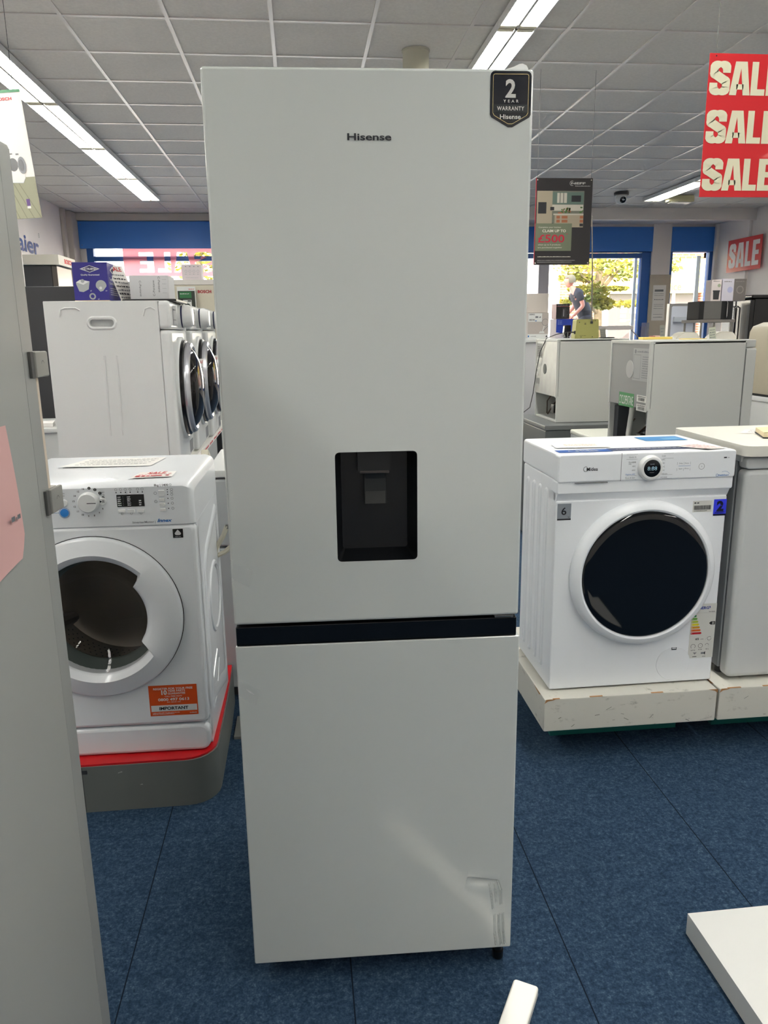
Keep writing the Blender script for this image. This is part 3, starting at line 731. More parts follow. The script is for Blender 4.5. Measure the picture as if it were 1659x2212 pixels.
def sheet(name, label, pts, z, mats, prints=None, curl=0, group=None):
    """a sheet of paper lying flat: corners in world x,y"""
    m = MB(); P = [Vector((p[0], p[1], 0)) for p in pts]; n = 8; vs = []; fs = []
    for j in range(n+1):
        for i in range(n+1):
            a, b = i/n, j/n; q = P[0]*(1-a)*(1-b)+P[1]*a*(1-b)+P[2]*a*b+P[3]*(1-a)*b
            vs.append(Vector((q.x, q.y, .0012+curl*((1-a)*(1-b))**3)))
    for j in range(n):
        for i in range(n): a = j*(n+1)+i; fs.append((a, a+1, a+n+2, a+n+1))
    o = P[0].copy(); m.add([v-Vector((o.x, o.y, 0)) for v in vs], fs)
    F = frame((0, 0, .002), P[1]-P[0], P[3]-P[0])
    if prints: prints(m, F, (P[1]-P[0]).length, (P[3]-P[0]).length)
    ob = m.build(name, mats, loc=(o.x, o.y, z), wn=False); tag(ob, label, 'paper', group); return ob
def pr1(m, F, w, h):
    for j in range(4): m.scribble(F, w*.1, h*(.2+.18*j), w*.9, h*.05, .001, 1, j)
def prR(m, F, w, h):
    m.text('SALE', F, h*.3, w*.5, h*.55, mi=2, bold=.03, w=w*.45, off=.001)
    m.scribble(F, w*.1, h*.42, w*.9, h*.08, .001, 2, 3); m.scribble(F, w*.08, h*.12, w*.9, h*.2, .001, 2, 8)
def WL(u, v):
    a = R(-1.146); return (-.9284+u*math.cos(a)-v*math.sin(a), 2.2822+u*math.sin(a)+v*math.cos(a))
sheet('price_notice', 'white printed sheet lying on top of the left washing machine', [WL(.13, .27), WL(.42, .27), WL(.44, .44), WL(.17, .44)], 1.0508, [paper, inkgrey, inkred], pr1, .004)
sheet('price_notice', 'small red lettered price card on top of the left washing machine', [WL(.405, .045), WL(.525, .06), WL(.525, .15), WL(.415, .145)], 1.0508, [paper, inkgrey, inkred], prR)
# pink sheet taped on the grey fridge
pm = MB(); vs = []; fs = []
for j in range(13):
    for i in range(9):
        a, b = i/8, j/12; h = .003+.010*(a**2)*(1-b)+.002*math.sin(3*b)
        vs.append((h, -.30-.0+.147*a-(.0 if b > .15 else .02*(.15-b)/.15*a), 1.125+.21*b-(.03*(1-a) if b < .2 else 0)+.05*(1-b)*0))
for j in range(12):
    for i in range(8): a = j*9+i; fs.append((a, a+1, a+10, a+9))
pm.add(vs, fs); pm.scribble(RT(.0145, 0, 0), -.20, 1.19, -.165, .008, .0006, 1, 2)
tag(pm.build('paper_notice', [pink, inkgrey], loc=(-.457, 1.40, 0), rz=R(-3), wn=False), 'pink paper notice taped to the side of the grey fridge', 'paper')

# ================================================================ RIGHT WASHING MACHINE
def washer_right():
    t = thing('washing_machine', 'white front loader with black glass door on the scuffed white plinth, right', 'washing machine', (.8171, 2.3812, .2463), R(.33))
    Wd, D, H = .595, .375, .829
    F = FR(); wm = mat('washer white bright', (240, 243, 246), .3)
    w = MB().box(0, .004, .0, Wd, D, .74, .006)
    # pressed ribs on the left side
    SL = LF(0, 0, 0)
    for k, y_ in enumerate((-.10, -.17, -.24, -.31)):
        P = rrect(y_-.018, .05, y_+.018, .70-.0*k, .017, 5); n = len(P); cx = y_; vs = []; fs = []
        for sc, h in ((1, .0), (.75, .005), (.45, .0055), (.2, .002)):
            vs += [SL @ Vector((cx+(p[0]-cx)*sc, .375+(p[1]-.375)*(1-(1-sc)*.05), h)) for p in P]
        for j in range(3):
            for i in range(n): fs.append((j*n+i, j*n+(i+1) % n, (j+1)*n+(i+1) % n, (j+1)*n+i))
        fs.append(tuple(range(3*n, 4*n))); w.add(vs, fs)
    w.build('cabinet', wm, t)
    MB().panel(F, 0, 0, Wd-.002, .672, .02, .006, .004).build('front_panel', wm, t)
    # slanted neck between the front and the control panel
    nk = MB(); nk.add([(0, .006, .672), (Wd, .006, .672), (Wd, -.008, .697), (0, -.008, .697), (0, .10, .672), (Wd, .10, .672), (Wd, .10, .700), (0, .10, .700)], [(0, 1, 2, 3), (1, 5, 6, 2), (4, 0, 3, 7), (3, 2, 6, 7)])
    nk.build('neck', wm, t)
    G = FR(0, -.012, 0); top = MB()
    top.panel(G, -.004, .697, .602, .742, .05, .008, .004)
    top.panel(FR(0, -.016, 0), -.004, .736, .604, .829, .03, .010, .005)
    top.box(-.003, .0, .74, .601, D+.008, .8285, .010)
    cp = top.build('control_panel', wm, t)
    H2 = FR(0, -.0162, 0)
    dr = MB(); dr.box(.2075, -.0166, .737, .2088, -.010, .828, mi=1); dr.box(.055, -.0170, .7325, .165, -.009, .7352, mi=1)
    dr.build('detergent_drawer_edge', [white, inkgrey], cp, smooth=0)
    pr = MB()
    pr.text('Midea', H2, .0118, .0915, .7740, 'LEFT', mi=0, w=.0375, bold=.01); pr.ring(H2, .0885, .7800, .0078, .0011, .0008, 0, 60, 330, 24)
    for j, s_ in enumerate(('Quick 15', 'Rapid 45')): pr.text(s_, H2, .0048, .2330, .8120-j*.0165, 'LEFT', mi=2, w=.024)
    for j, s_ in enumerate(('20C', '40C', '60C')): pr.text(s_, H2, .0048, .2450, .7950-j*.0130, 'LEFT', mi=2, w=.012)
    pr.text('Mix', H2, .0045, .2330, .7900, 'LEFT', mi=2)
    pr.text('Hygiene 60C', H2, .0050, .2240, .7555, 'LEFT', mi=3, w=.0330); pr.text('Rinse & Spin', H2, .0050, .2240, .7440, 'LEFT', mi=2, w=.0330)
    for j, s_ in enumerate(('Cold', '20C', '30C', '40C', '60C', 'Delicate', 'ECO 40-60')): pr.text(s_, H2, .0046, .345-.0, .8130-j*.0118, 'LEFT', mi=2, w=.012+.010*(j > 4))
    for v in (.8235, .8075, .7530, .7400): pr.line(H2, [(.224, v), (.262, v)], .0006, mi=2); pr.line(H2, [(.350, v), (.385, v)], .0006, mi=2)
    for (u, v, s_) in ((.412, .7870, 'Delay'), (.4330, .7870, 'Extra'), (.4120, .7690, 'Spin'), (.4330, .7690, 'Pre')): pr.text(s_, H2, .0044, u, v, mi=2, w=.013)
    pr.line(H2, [(.404, .7800), (.446, .7800)], .0009, mi=3)
    for u in (.3995, .4225, .4450): pr.line(H2, [(u, .764), (u, .773)], .0007, mi=2); pr.line(H2, [(u, .784), (u, .793)], .0007, mi=2)
    pr.ring(H2, .4845, .7765, .0098, .0010, .0008, 2, n=28); pr.text('II', H2, .0045, .4845, .7743, mi=2)
    pr.rect(H2, .5600, .8015, .5700, .8055, .0008, 0); pr.text('600', H2, .0036, .5760, .8016, mi=2)
    pr.text('HealthGuard', H2, .0052, .5460, .7425, 'LEFT', mi=3, w=.0350, bold=.02); pr.ring(H2, .5410, .7450, .0042, .0010, .0008, 3, n=14); pr.ring(H2, .567, .738, .0200, .0008, .0008, 3, 30, 120, 10)
    pr.build('panel_printing', [ink, white, inkgrey, inkblue], cp, smooth=0)
    kn = MB().lathe([(.0420, 0), (.0420, .004), (.0390, .013), (.0360, .017), (.0300, .0180), (.0285, .0168)], FR(.3065, -.016, .7778), 48)
    k2 = kn.build('dial', plastic_white, cp)
    k3 = MB().lathe([(.0287, .0166), (0, .0166)], FR(.3065, -.016, .7778), 40); Kf = FR(.3065, -.0326, .7778)
    k3.text('8:88', Kf, .0130, 0, -.0060, mi=1, w=.0320, off=.0008); k3.scribble(Kf, -.008, .013, .006, .003, .0008, 2, 1); k3.scribble(Kf, -.008, -.014, .008, .002, .0008, 2, 2)
    k3.build('dial_display', [gblack, mat('display blue', (170, 205, 225), .5), inkgrey], k2)
    # door
    cu, cv = .3085, .4130
    d = MB().lathe([(.254, -.002), (.254, .012), (.250, .024), (.240, .033), (.228, .036), (.222, .033), (.2195, .026)], F, 96, c=(cu, cv))
    door = d.build('door', wm, t)
    MB().lathe([(.2205, .020), (.2195, .031), (.212, .036), (.195, .0385), (.10, .041), (0, .0415)], F, 96, c=(cu, cv)).build('door_glass', mat('door glass black', (10, 13, 17), .04, spec=.6), door, label='round black glass')
    f = MB().lathe([(.0620, .0005), (.0620, .0012), (.0612, .0018), (.0600, .0012), (0, .0012)], F, 48, c=(.4475, .0715))
    f.rect(F, .4370, .1225, .4560, .1320, .0022, 1); f.rect(F, .4395, .1270, .4535, .1312, .0028, 0)
    f.build('filter_cover', [wm, dgrey], t)
    # stickers
    s = MB().rect(F, .0045, .6080, .0510, .6640, .0008, 0); s.rect(F, .0045, .6080, .0510, .6130, .0012, 1); s.text('6', F, .026, .0265, .6265, mi=1, bold=.01, w=.017, off=.0014); s.text('kg', F, .005, .0435, .6165, mi=1, off=.0014)
    s.build('capacity_sticker', [mat('sticker silver', (160, 166, 172), .3, metal=.4), ink], t, smooth=0)
    s = MB().rect(F, .5480, .6020, .5935, .6590, .0008, 0); s.rect(F, .5480, .6020, .5935, .6085, .0012, 1); s.text('2', F, .0340, .5710, .6190, mi=1, bold=.05, w=.0250, off=.0014); s.text('YEARS', F, .0040, .5710, .6350, mi=0, off=.0018); s.text('WARRANTY', F, .0045, .5710, .6115, mi=1, w=.036, off=.0014, bold=.03)
    s.build('warranty_sticker', [mat('sticker violet blue', (62, 70, 232), .25), mat('navy ink', (10, 14, 50), .4)], t, smooth=0, label='violet blue two year warranty sticker')
    s = MB().rect(F, .4740, .6170, .5420, .6560, .0006, 0)
    rn = random.Random(2); u = .4785
    while u < .5370: w_ = rn.uniform(.0004, .0013); s.rect(F, u, .6250, u+w_, .6400, .001, 1); u += w_+rn.uniform(.0004, .001)
    s.scribble(F, .4785, .6470, .4980, .0040, .001, 1, 2); s.scribble(F, .4785, .6205, .5250, .002, .001, 1, 3); s.build('barcode_label', [mat('label white', (212, 212, 206), .5), ink], t, smooth=0)
    e = MB().rect(F, .5010, .0860, .5925, .2880, .0006, 0)
    e.text('ENERG', F, .0098, .5190, .2680, 'LEFT', mi=1, bold=.03, w=.0450, off=.001); e.flat([(.5665, .2690), (.5700, .2740), (.5680, .2790), (.5650, .2790), (.5660, .2750)], F, .001, 1)
    e.flat([(.5075, .2660), (.5170, .2660), (.5170, .2800)], F, .001, 9); e.scribble(F, .5650, .2570, .588, .0025, .001, 2, 3)
    e.line(F, [(.5030, .2545), (.5915, .2545)], .0008, mi=10)
    cols = [3, 4, 5, 6, 7, 8, 9]
    for k in range(7):
        v = .2400-k*.01075; L = .0175+k*.0038
        e.flat([(.5045, v), (.5045+L-.004, v), (.5045+L, v+.0040), (.5045+L-.004, v+.0080), (.5045, v+.0080)], F, .001, cols[k]); e.text('ABCDEFG'[k], F, .0040, .5075, v+.0020, mi=0, off=.0014, bold=.02)
    e.flat([(.5690, .2150), (.5755, .2090), (.5910, .2090), (.5910, .2210), (.5755, .2210)], F, .001, 2); e.text('D', F, .0072, .5840, .2115, mi=0, off=.0014, bold=.03)
    e.line(F, [(.5030, .1690), (.5915, .1690)], .0006, mi=10); e.line(F, [(.5030, .1460), (.5915, .1460)], .0006, mi=10)
    e.text('65', F, .0078, .5300, .1540, mi=2, bold=.03, w=.0130, off=.001); e.text('kWh', F, .0040, .5480, .1545, mi=2, off=.001); e.line(F, [(.5600, .1520), (.5660, .1650)], .0008, mi=2); e.ring(F, .5745, .1580, .0070, .0011, .001, 2, 30, 360, 20)
    e.ring(F, .5170, .1305, .0082, .0012, .001, 2, -50, 230, 16); e.text('6,0 kg', F, .0038, .5180, .1145, mi=2, w=.016, off=.001, bold=.02)
    e.ring(F, .5440, .1320, .0080, .0012, .001, 2, n=18); e.line(F, [(.5440, .137), (.5440, .131)], .001, mi=2); e.text('3:18', F, .0038, .5440, .1160, mi=2, w=.013, off=.001, bold=.02)
    e.ring(F, .5680, .1330, .0060, .0012, .001, 2, 0, 180, 12); e.line(F, [(.5740, .133), (.5740, .1260)], .001, mi=2); e.text('43 L', F, .0038, .5700, .1165, mi=2, w=.012, off=.001, bold=.02)
    e.flat([(.5180, .1070), (.5255, .1000), (.5330, .1070)], F, .001, 10); e.line(F, [(.5255, .100), (.5255, .0960)], .001, mi=2); e.scribble(F, .5180, .0900, .5340, .0030, .001, 2, 5)
    e.rect(F, .5480, .1000, .5600, .1070, .001, 10); e.flat([(.5600, .1000), (.5640, .0970), (.5640, .1100), (.5600, .1070)], F, .001, 2); e.scribble(F, .5540, .0900, .5660, .0030, .001, 2, 7)
    e.build('energy_label', [mat('label white', (212, 212, 206), .5), mat('energy blue', (30, 60, 150), .5), ink, mat('e1', (24, 132, 70), .5), mat('e2', (96, 160, 60), .5), mat('e3', (180, 196, 60), .5), mat('e4', (226, 214, 30), .5), mat('e5', (212, 152, 30), .5), mat('e6', (206, 100, 34), .5), mat('e7', (190, 26, 40), .5), inkgrey], t, smooth=0, label='energy rating label with coloured arrows')
    for u in (.05, .545):
        MB().lathe([(.018, 0), (.018, .008)], TP(u, .05, -.006), 12, cap0=True).build('foot', dgrey, t)
    # printed strips glued on the top
    tp = MB(); T = TP(0, 0, .8290)
    tp.rect(T, .012, .022, .195, .075, .0006, 0); tp.rect(T, .195, .032, .500, .085, .0006, 1); tp.text('Midea', T, .026, .115, .036, mi=2, w=.075, off=.001, bold=.02); tp.ring(T, .066, .048, .014, .003, .001, 2, 60, 330, 20); tp.scribble(T, .22, .058, .47, .011, .001, 2, 4)
    tp.rect(T, .400, .225, .5600, .325, .0006, 3); tp.rect(T, .48, .245, .545, .285, .001, 4)
    tp.build('top_stickers', [mat('sticker blue', (36, 92, 176), .3), mat('sticker dusk', (50, 58, 96), .3), white, mat('sticker sky', (60, 142, 206), .3), mat('sticker sky pale', (110, 176, 222), .3)], t, smooth=0)
washer_right()
def WR(u, v): return (.8171+u, 2.3812+v)
def prO(m, F, w, h): m.text('BAMBINI WASHING', F, h*.22, w*.5, h*.45, mi=1, bold=.02, w=w*.7, off=.001)
def prP(m, F, w, h):
    for j in range(5): m.scribble(F, w*.08, h*(.12+.17*j), w*.92, h*.08, .001, 1, j)
def prN(m, F, w, h):
    for j in range(3): m.scribble(F, w*.2, h*(.3+.15*j), w*.8, h*.06, .001, 1, j)
sheet('price_notice', 'pale sheet with faint orange print on top of the right washing machine', [WR(.03, .115), WR(.215, .10), WR(.235, .215), WR(.045, .215)], 1.0768, [paper, mat('orange faint', (232, 150, 110), .6)], prN)
sheet('price_notice', 'creased price sheet with red writing on the right washing machine', [WR(.500, -.012), WR(.590, .012), WR(.520, .105), WR(.435, .088)], 1.0768, [paper, mat('faint red', (206, 150, 150), .6)], prP, .003)

def scuff_mat(name, base, s1):
    if name in MATS: return MATS[name]
    m = mat(name, base, .6); n = m.node_tree; b = n.nodes['Principled BSDF']; tc = n.nodes.new('ShaderNodeTexCoord')
    mp = n.nodes.new('ShaderNodeMapping'); mp.inputs['Scale'].default_value = (1, 1, 2.2); mp.inputs['Rotation'].default_value = (0, R(25), 0)
    t = n.nodes.new('ShaderNodeTexNoise'); t.inputs['Scale'].default_value = 16; t.inputs['Detail'].default_value = 7; t.inputs['Roughness'].default_value = .72
    r = n.nodes.new('ShaderNodeValToRGB'); e = r.color_ramp.elements; e[0].position = .30; e[0].color = lin((150, 150, 142)); e[1].position = .42; e[1].color = lin(base)
    e.new(.36).color = lin((190, 188, 178))
    n.links.new(tc.outputs['Object'], mp.inputs[0]); n.links.new(mp.outputs[0], t.inputs['Vector']); n.links.new(t.outputs['Fac'], r.inputs['Fac']); n.links.new(r.outputs['Color'], b.inputs['Base Color']); return m
scw = scuff_mat('scuffed white board', (212, 210, 200), 0)
teal = mat('teal base', (10, 104, 98), .5)
def plinth_right(x, y, w, d, label, seed):
    t = thing('display_plinth', label, 'plinth', (x, y, 0)); rn = random.Random(seed)
    m = MB().box(0, 0, .118, w, d, .240, .006)
    for (u, v) in ((.03, .0), (.16, .02), (.38, .02)): m.box(u, 0.0-.0004, .2395, u+.02+rn.random()*.03, .006, .2406, mi=1)
    m.flat([(0, .225), (.006, .240), (.04, .240), (.03, .236), (.012, .233)], FR(0, -.0006, 0), .0002, 1); m.flat([(w-.035, .240), (w, .240), (w, .226), (w-.012, .234)][::-1], FR(0, -.0006, 0), .0002, 1)
    m.flat([(-.10, .236), (-.06, .232), (-.04, .240), (-.12, .240)], LF(-.0006, 0, 0), .0002, 1)
    for _ in range(9):
        u = rn.uniform(.05, w-.06); v = rn.uniform(.13, .21); a = rn.uniform(-.5, .9); L = rn.uniform(.008, .022)
        m.line(FR(0, -.0006, 0), [(u, v), (u+L*math.cos(a), v+L*math.sin(a))], rn.uniform(.001, .0022), .0002, 2)
    m.build('platform', [scw, wood, mat('scuff dark', (110, 110, 100), .8)], t)
    MB().box(.085, .175, 0, w-.05, d-.02, .118).build('base', teal, t)
plinth_right(.783, 2.322, .622, .66, 'scuffed white plinth with teal base under the right washing machine', 1)
plinth_right(1.412, 2.322, .622, .66, 'scuffed white plinth with teal base under the white freezer, right edge', 2)

# ================================================================ FREEZER (right edge)
def freezer():
    t = thing('undercounter_freezer', 'white undercounter freezer beside the right washing machine, cut by the picture edge', 'freezer', (1.4583, 2.373, .2403))
    fm = mat('freezer white', (206, 208, 207), .35)
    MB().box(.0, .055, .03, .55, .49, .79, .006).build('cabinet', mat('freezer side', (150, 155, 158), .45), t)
    MB().panel(FR(), .004, .012, .548, .762, .045, .02, .016).build('door', fm, t)
    MB().panel(FR(0, .003, 0), .006, .765, .548, .803, .045, .012, .006, ).build('door_cap', fm, t)
    MB().box(.02, .050, .03, .53, .056, .77).build('door_seal', mat('seal grey', (170, 172, 170), .6), t)
    # worktop with rounded front corners
    P = rrect(-.012, -.022, .562, .50, .035, 6)
    MB().prism(P, TP(), .811, .846).build('worktop', mat('worktop white', (226, 224, 214), .4), t)
    MB().box(.0, .03, .787, .55, .49, .812).build('hinge_strip', fm, t)
    for u in (.03, .52):
        MB().lathe([(.018, 0), (.018, .031)], TP(u, .09, 0), 12, cap0=True).build('foot', dgrey, t)
freezer()
sheet('price_notice', 'white card with dark edge lying on the white freezer', [(1.60, 2.66), (1.80, 2.56), (1.86, 2.66), (1.68, 2.76)], 1.0865, [paper, inkgrey], pr1)
nb = MB().box(0, 0, 0, .26, .16, .004, .001, mi=0).box(.002, .002, .004, .258, .158, .020, .001, mi=1)
vs = []; fs = []
for j in range(6):
    for i in range(9): vs.append((.002+.256*i/8, .002+.156*j/5, .0205+.012*math.sin(PI*i/8)*(1-j/8)))
for j in range(5):
    for i in range(8): a = j*9+i; fs.append((a, a+1, a+10, a+9))
nb.add(vs, fs, 2)
tag(nb.build('order_pad', [ink, mat('pad edge', (222, 206, 170), .8), mat('yellow paper', (240, 228, 176), .8)], loc=(1.60, 2.515, 1.0872), rz=R(-22)), 'pad of pale yellow paper on a black board on the white freezer', 'notepad')

# ================================================================ ON THE FLOOR
tag(MB().prism([(0, 0), (.50, 0), (.50, .52), (0, .52)], TP(), 0, .058).build('display_plinth', mat('satin white board', (226, 226, 222), .4), loc=(.9055, 1.008, .0), rz=R(.5)), 'low plain white block on the carpet in the bottom right corner', 'plinth')
s = MB(); P = [(-.0285, 0), (.0285, 0)]
s.panel(frame((0, 0, .020), (1, 0, 0), (0, 1, 0)), -.029, -.42, .029, .130, .018, .008, .004)
tag(s.build('plastic_trim_strip', mat('trim strip white', (240, 238, 230), .25), loc=(.393, 1.300, .0008), rz=R(-30.5)), 'narrow white plastic strip lying on the carpet in front of the fridge freezer', 'trim strip')
# ================================================================ LEFT BACKGROUND
def dryer():
    """front faces -Y in its own space"""
    t = thing('tumble_dryer', 'white tumble dryer nearest in the raised row, its side with a recessed grip towards us', 'dryer', (-.640, 4.026, .789), R(91.1), 'white tumble dryers side by side on the raised shelf')
    Wd, D, H = .598, .60, .845; wm = mat('dryer white', (218, 220, 219), .3, coat=.3); F = FR()
    b = MB(); SL = LF(0, 0, 0)
    grip = rrect(-.405, .704, -.258, .773, .034, 6)
    # left side with its recessed grip
    b.holed(rrect(-D, .0, -.056, H-.004), [grip], SL, 0)
    gi = rrect(-.390, .722, -.273, .757, .017, 6); k = len(grip)
    mid = rrect(-.398, .713, -.265, .766, .026, 6)
    vs = [SL @ Vector((p[0], p[1], 0)) for p in grip]+[SL @ Vector((p[0], p[1], .005)) for p in mid]+[SL @ Vector((p[0], p[1], .004)) for p in gi]+[SL @ Vector((p[0], p[1]+.003, -.03)) for p in gi]
    fs = []
    for j in range(3): fs += [(j*k+i, j*k+(i+1) % k, (j+1)*k+(i+1) % k, (j+1)*k+i) for i in range(k)]
    fs.append(tuple(range(3*k, 4*k))); b.add(vs, fs)
    b.holed(rrect(.0, 0, D, H-.004), [], frame((Wd, 0, 0), (0, 1, 0), (0, 0, 1)), 0)
    b.box(.001, .05, H-.006, Wd-.001, D, H, .002); b.box(.001, D-.01, 0, Wd-.001, D-.001, H-.004); b.box(.001, .05, 0, Wd-.001, D-.001, .004)
    # pressed grooves
    for (y0, y1) in ((-.13, -.09), (-.53, -.45)):
        pts = [SL @ Vector((y0, .77, .001)), SL @ Vector((y0+.01, .805, .002)), SL @ Vector((y0+.03, .812, .002)), SL @ Vector((y1+.0, .812, .002)), SL @ Vector((y1+.02, .80, .001))]
        b.tube(pts, .004, 6)
    for y_ in (-.335, -.275):
        b.tube([SL @ Vector((y_, .58, -.002)), SL @ Vector((y_, .52, .001)), SL @ Vector((y_-.004, .25, .001)), SL @ Vector((y_-.004, .18, -.002))], .005, 6)
    b.build('cabinet', wm, t, wn=False)
    fp = MB().panel(F, 0, 0, Wd, .702, .054, .022, .018); fp.build('front_panel', wm, t)
    cp = MB().panel(F, 0, .705, Wd, H, .054, .022, .018, n=4)
    cp.rect(FR(0, -.0005, 0), .09, .725, .23, .825, .0004, 1, .004); cp.rect(FR(0, -.0005, 0), .37, .73, .56, .82, .0004, 2, .004)
    cp.scribble(FR(0, -.0008, 0), .10, .80, .2, .008, .0006, 3, 1); cp.scribble(FR(0, -.0008, 0), .10, .75, .2, .006, .0006, 3, 2)
    cp.build('control_panel', [wm, mat('panel gloss', (206, 206, 206), .08), gblack, ink], t)
    MB().lathe([(.058, 0), (.058, .018), (.056, .019), (.056, .025), (.058, .026), (.052, .070), (.044, .078), (0, .079)], FR(.30, 0, .772), 32).lathe([(.0592, .0185), (.0592, .0255)], FR(.30, 0, .772), 32, 1).build('dial', [plastic_white, mat('navy band', (24, 28, 70), .3)], t)
    cu, cv = .30, .395
    MB().lathe([(.272, -.001), (.272, .010), (.262, .016), (.250, .012)], F, 64, c=(cu, cv)).build('door_recess_ring', wm, t)
    d = MB().lathe([(.255, .008), (.255, .030), (.246, .036), (.240, .036)], F, 64, c=(cu, cv)).build('door', mat('door black', (12, 12, 15), .2), t)
    MB().lathe([(.243, .036), (.245, .046), (.238, .060), (.222, .066), (.208, .060)], F, 64, c=(cu, cv)).build('door_ring', mat('door chrome', (196, 198, 204), .22, metal=.6), d)
    MB().lathe([(.210, .056), (.19, .075), (.14, .098), (.07, .108), (0, .110)], F, 64, c=(cu, cv)).build('door_glass', mat('bubble glass', (34, 32, 32), .05, metal=.4), d)
    pc = MB(); P = frame((.33, -.085, .44), (.9, -.15, 0), (0, -.06, .35))
    pc.box(-.045, -.09, -.0006, .045, .11, .0006, M=P); pc.text('SALE', P, .016, 0, .085, mi=1, w=.06, bold=.03)
    for j in range(6): pc.scribble(P, -.038, .06-j*.024, .038, .008, .001, 2, j)
    pc.build('price_card', [paper, inkred, inkgrey], t, smooth=0)
    f2 = MB().rect(F, .40, .02, .56, .09, .0008, 0, .006); f2.build('vent_flap', inkgrey, t, smooth=0)
    return t
d1 = dryer()
dup(d1, (-.624, 4.650, .789), R(91.1), 'white tumble dryer in the middle of the raised row, chrome door ring')
dup(d1, (-.606, 5.275, .789), R(91.1), 'farthest white tumble dryer in the raised row, mostly hidden by the big fridge freezer')
sh = thing('display_shelf', 'white shelf board with red price strips carrying the tumble dryers', 'shelf', (-1.26, 4.02, 0))
MB().box(0, 0, .752, .645, 2.3, .788, .003).build('board', mat('shelf white', (214, 212, 206), .45), sh)
st = MB().box(.646, .01, .755, .648, 2.29, .785)
for k in range(9): st.scribble(RT(.6482, 0, 0), .03+k*.25, .763, .22+k*.25, .014, .0006, 1, k, .85)
st.build('price_strip', [paper, inkred], sh, smooth=0)
for y_ in (.03, 1.13, 2.23):
    for x_ in (.02, .56): MB().box(x_, y_, 0, x_+.04, y_+.04, .752, .003).build('leg', dgrey, sh)
def low_box(name, label, cat, loc, dims, m1, extra=None):
    t = thing(name, label, cat, loc); w, d, h = dims
    MB().box(0, .02, .03, w, d, h-.03, .006).build('cabinet', m1, t)
    MB().box(-.004, 0, h-.032, w+.004, d, h, .008).build('worktop', extra or white, t)
    MB().panel(frame((w, 0, 0), (0, 1, 0), (0, 0, 1)), .03, .10, d-.02, h-.06, .02, .01, .006).build('door', m1, t)
    MB().box(.03, .05, 0, w-.03, d-.03, .032).build('base', dgrey, t); return t
silver = mat('silver grey', (176, 180, 182), .35)
t = thing('freezer', 'silver grey freezer in the gap between left washing machine and big fridge freezer', 'freezer', (-.372, 2.93, 0))
MB().box(0, .05, .05, .58, .55, .93, .006).build('cabinet', white, t); MB().box(-.004, .0, .932, .584, .56, .962, .006).build('worktop', white, t)
MB().panel(FR(), .012, .66, .575, .925, .048, .01, .008).build('upper_door', silver, t); MB().panel(FR(), .012, .06, .575, .652, .048, .01, .008).build('lower_door', silver, t)
MB().box(.03, .06, 0, .55, .5, .052).build('base', dgrey, t)
low_box('dishwasher', 'dark grey machine under the raised shelf behind the silver grey machine', 'dishwasher', (-1.22, 4.12, 0), (.60, .56, .735), dgrey, gblack)
hz = MB(); hose = [(-.285, 2.70, .80), (-.300, 2.70, .765), (-.328, 2.70, .72), (-.334, 2.70, .697), (-.325, 2.705, .690), (-.300, 2.71, .700), (-.272, 2.72, .722)]
hz.tube([Vector(p)-Vector(hose[0]) for p in hose], [.009]*7, 8)
hb = hz.build('plastic_strap', cream, loc=hose[0]); tag(hb, 'loose cream plastic strap hanging in the gap beside the left washing machine', 'strap')
hr = thing('strap_hook_stand', 'slim grey rail behind the big fridge freezer that holds the cream strap', 'rail', (-.22, 2.70, 0))
MB().box(-.012, -.012, .0, .012, .012, 1.0, .002).box(-.07, -.008, .79, .0, .008, .805).build('rail', grey, hr)
MB().box(-.08, -.08, 0, .08, .08, .012, .002).build('foot_plate', grey, hr)
tag(MB().box(-.014, 0, -.12, .014, .07, .0, .006, M=Matrix.Rotation(R(-28), 4, 'X')).build('plastic_strap', cream, loc=(-.362, 2.83, 1.06)), 'flat cream plastic strip sticking up behind the left washing machine', 'strap')

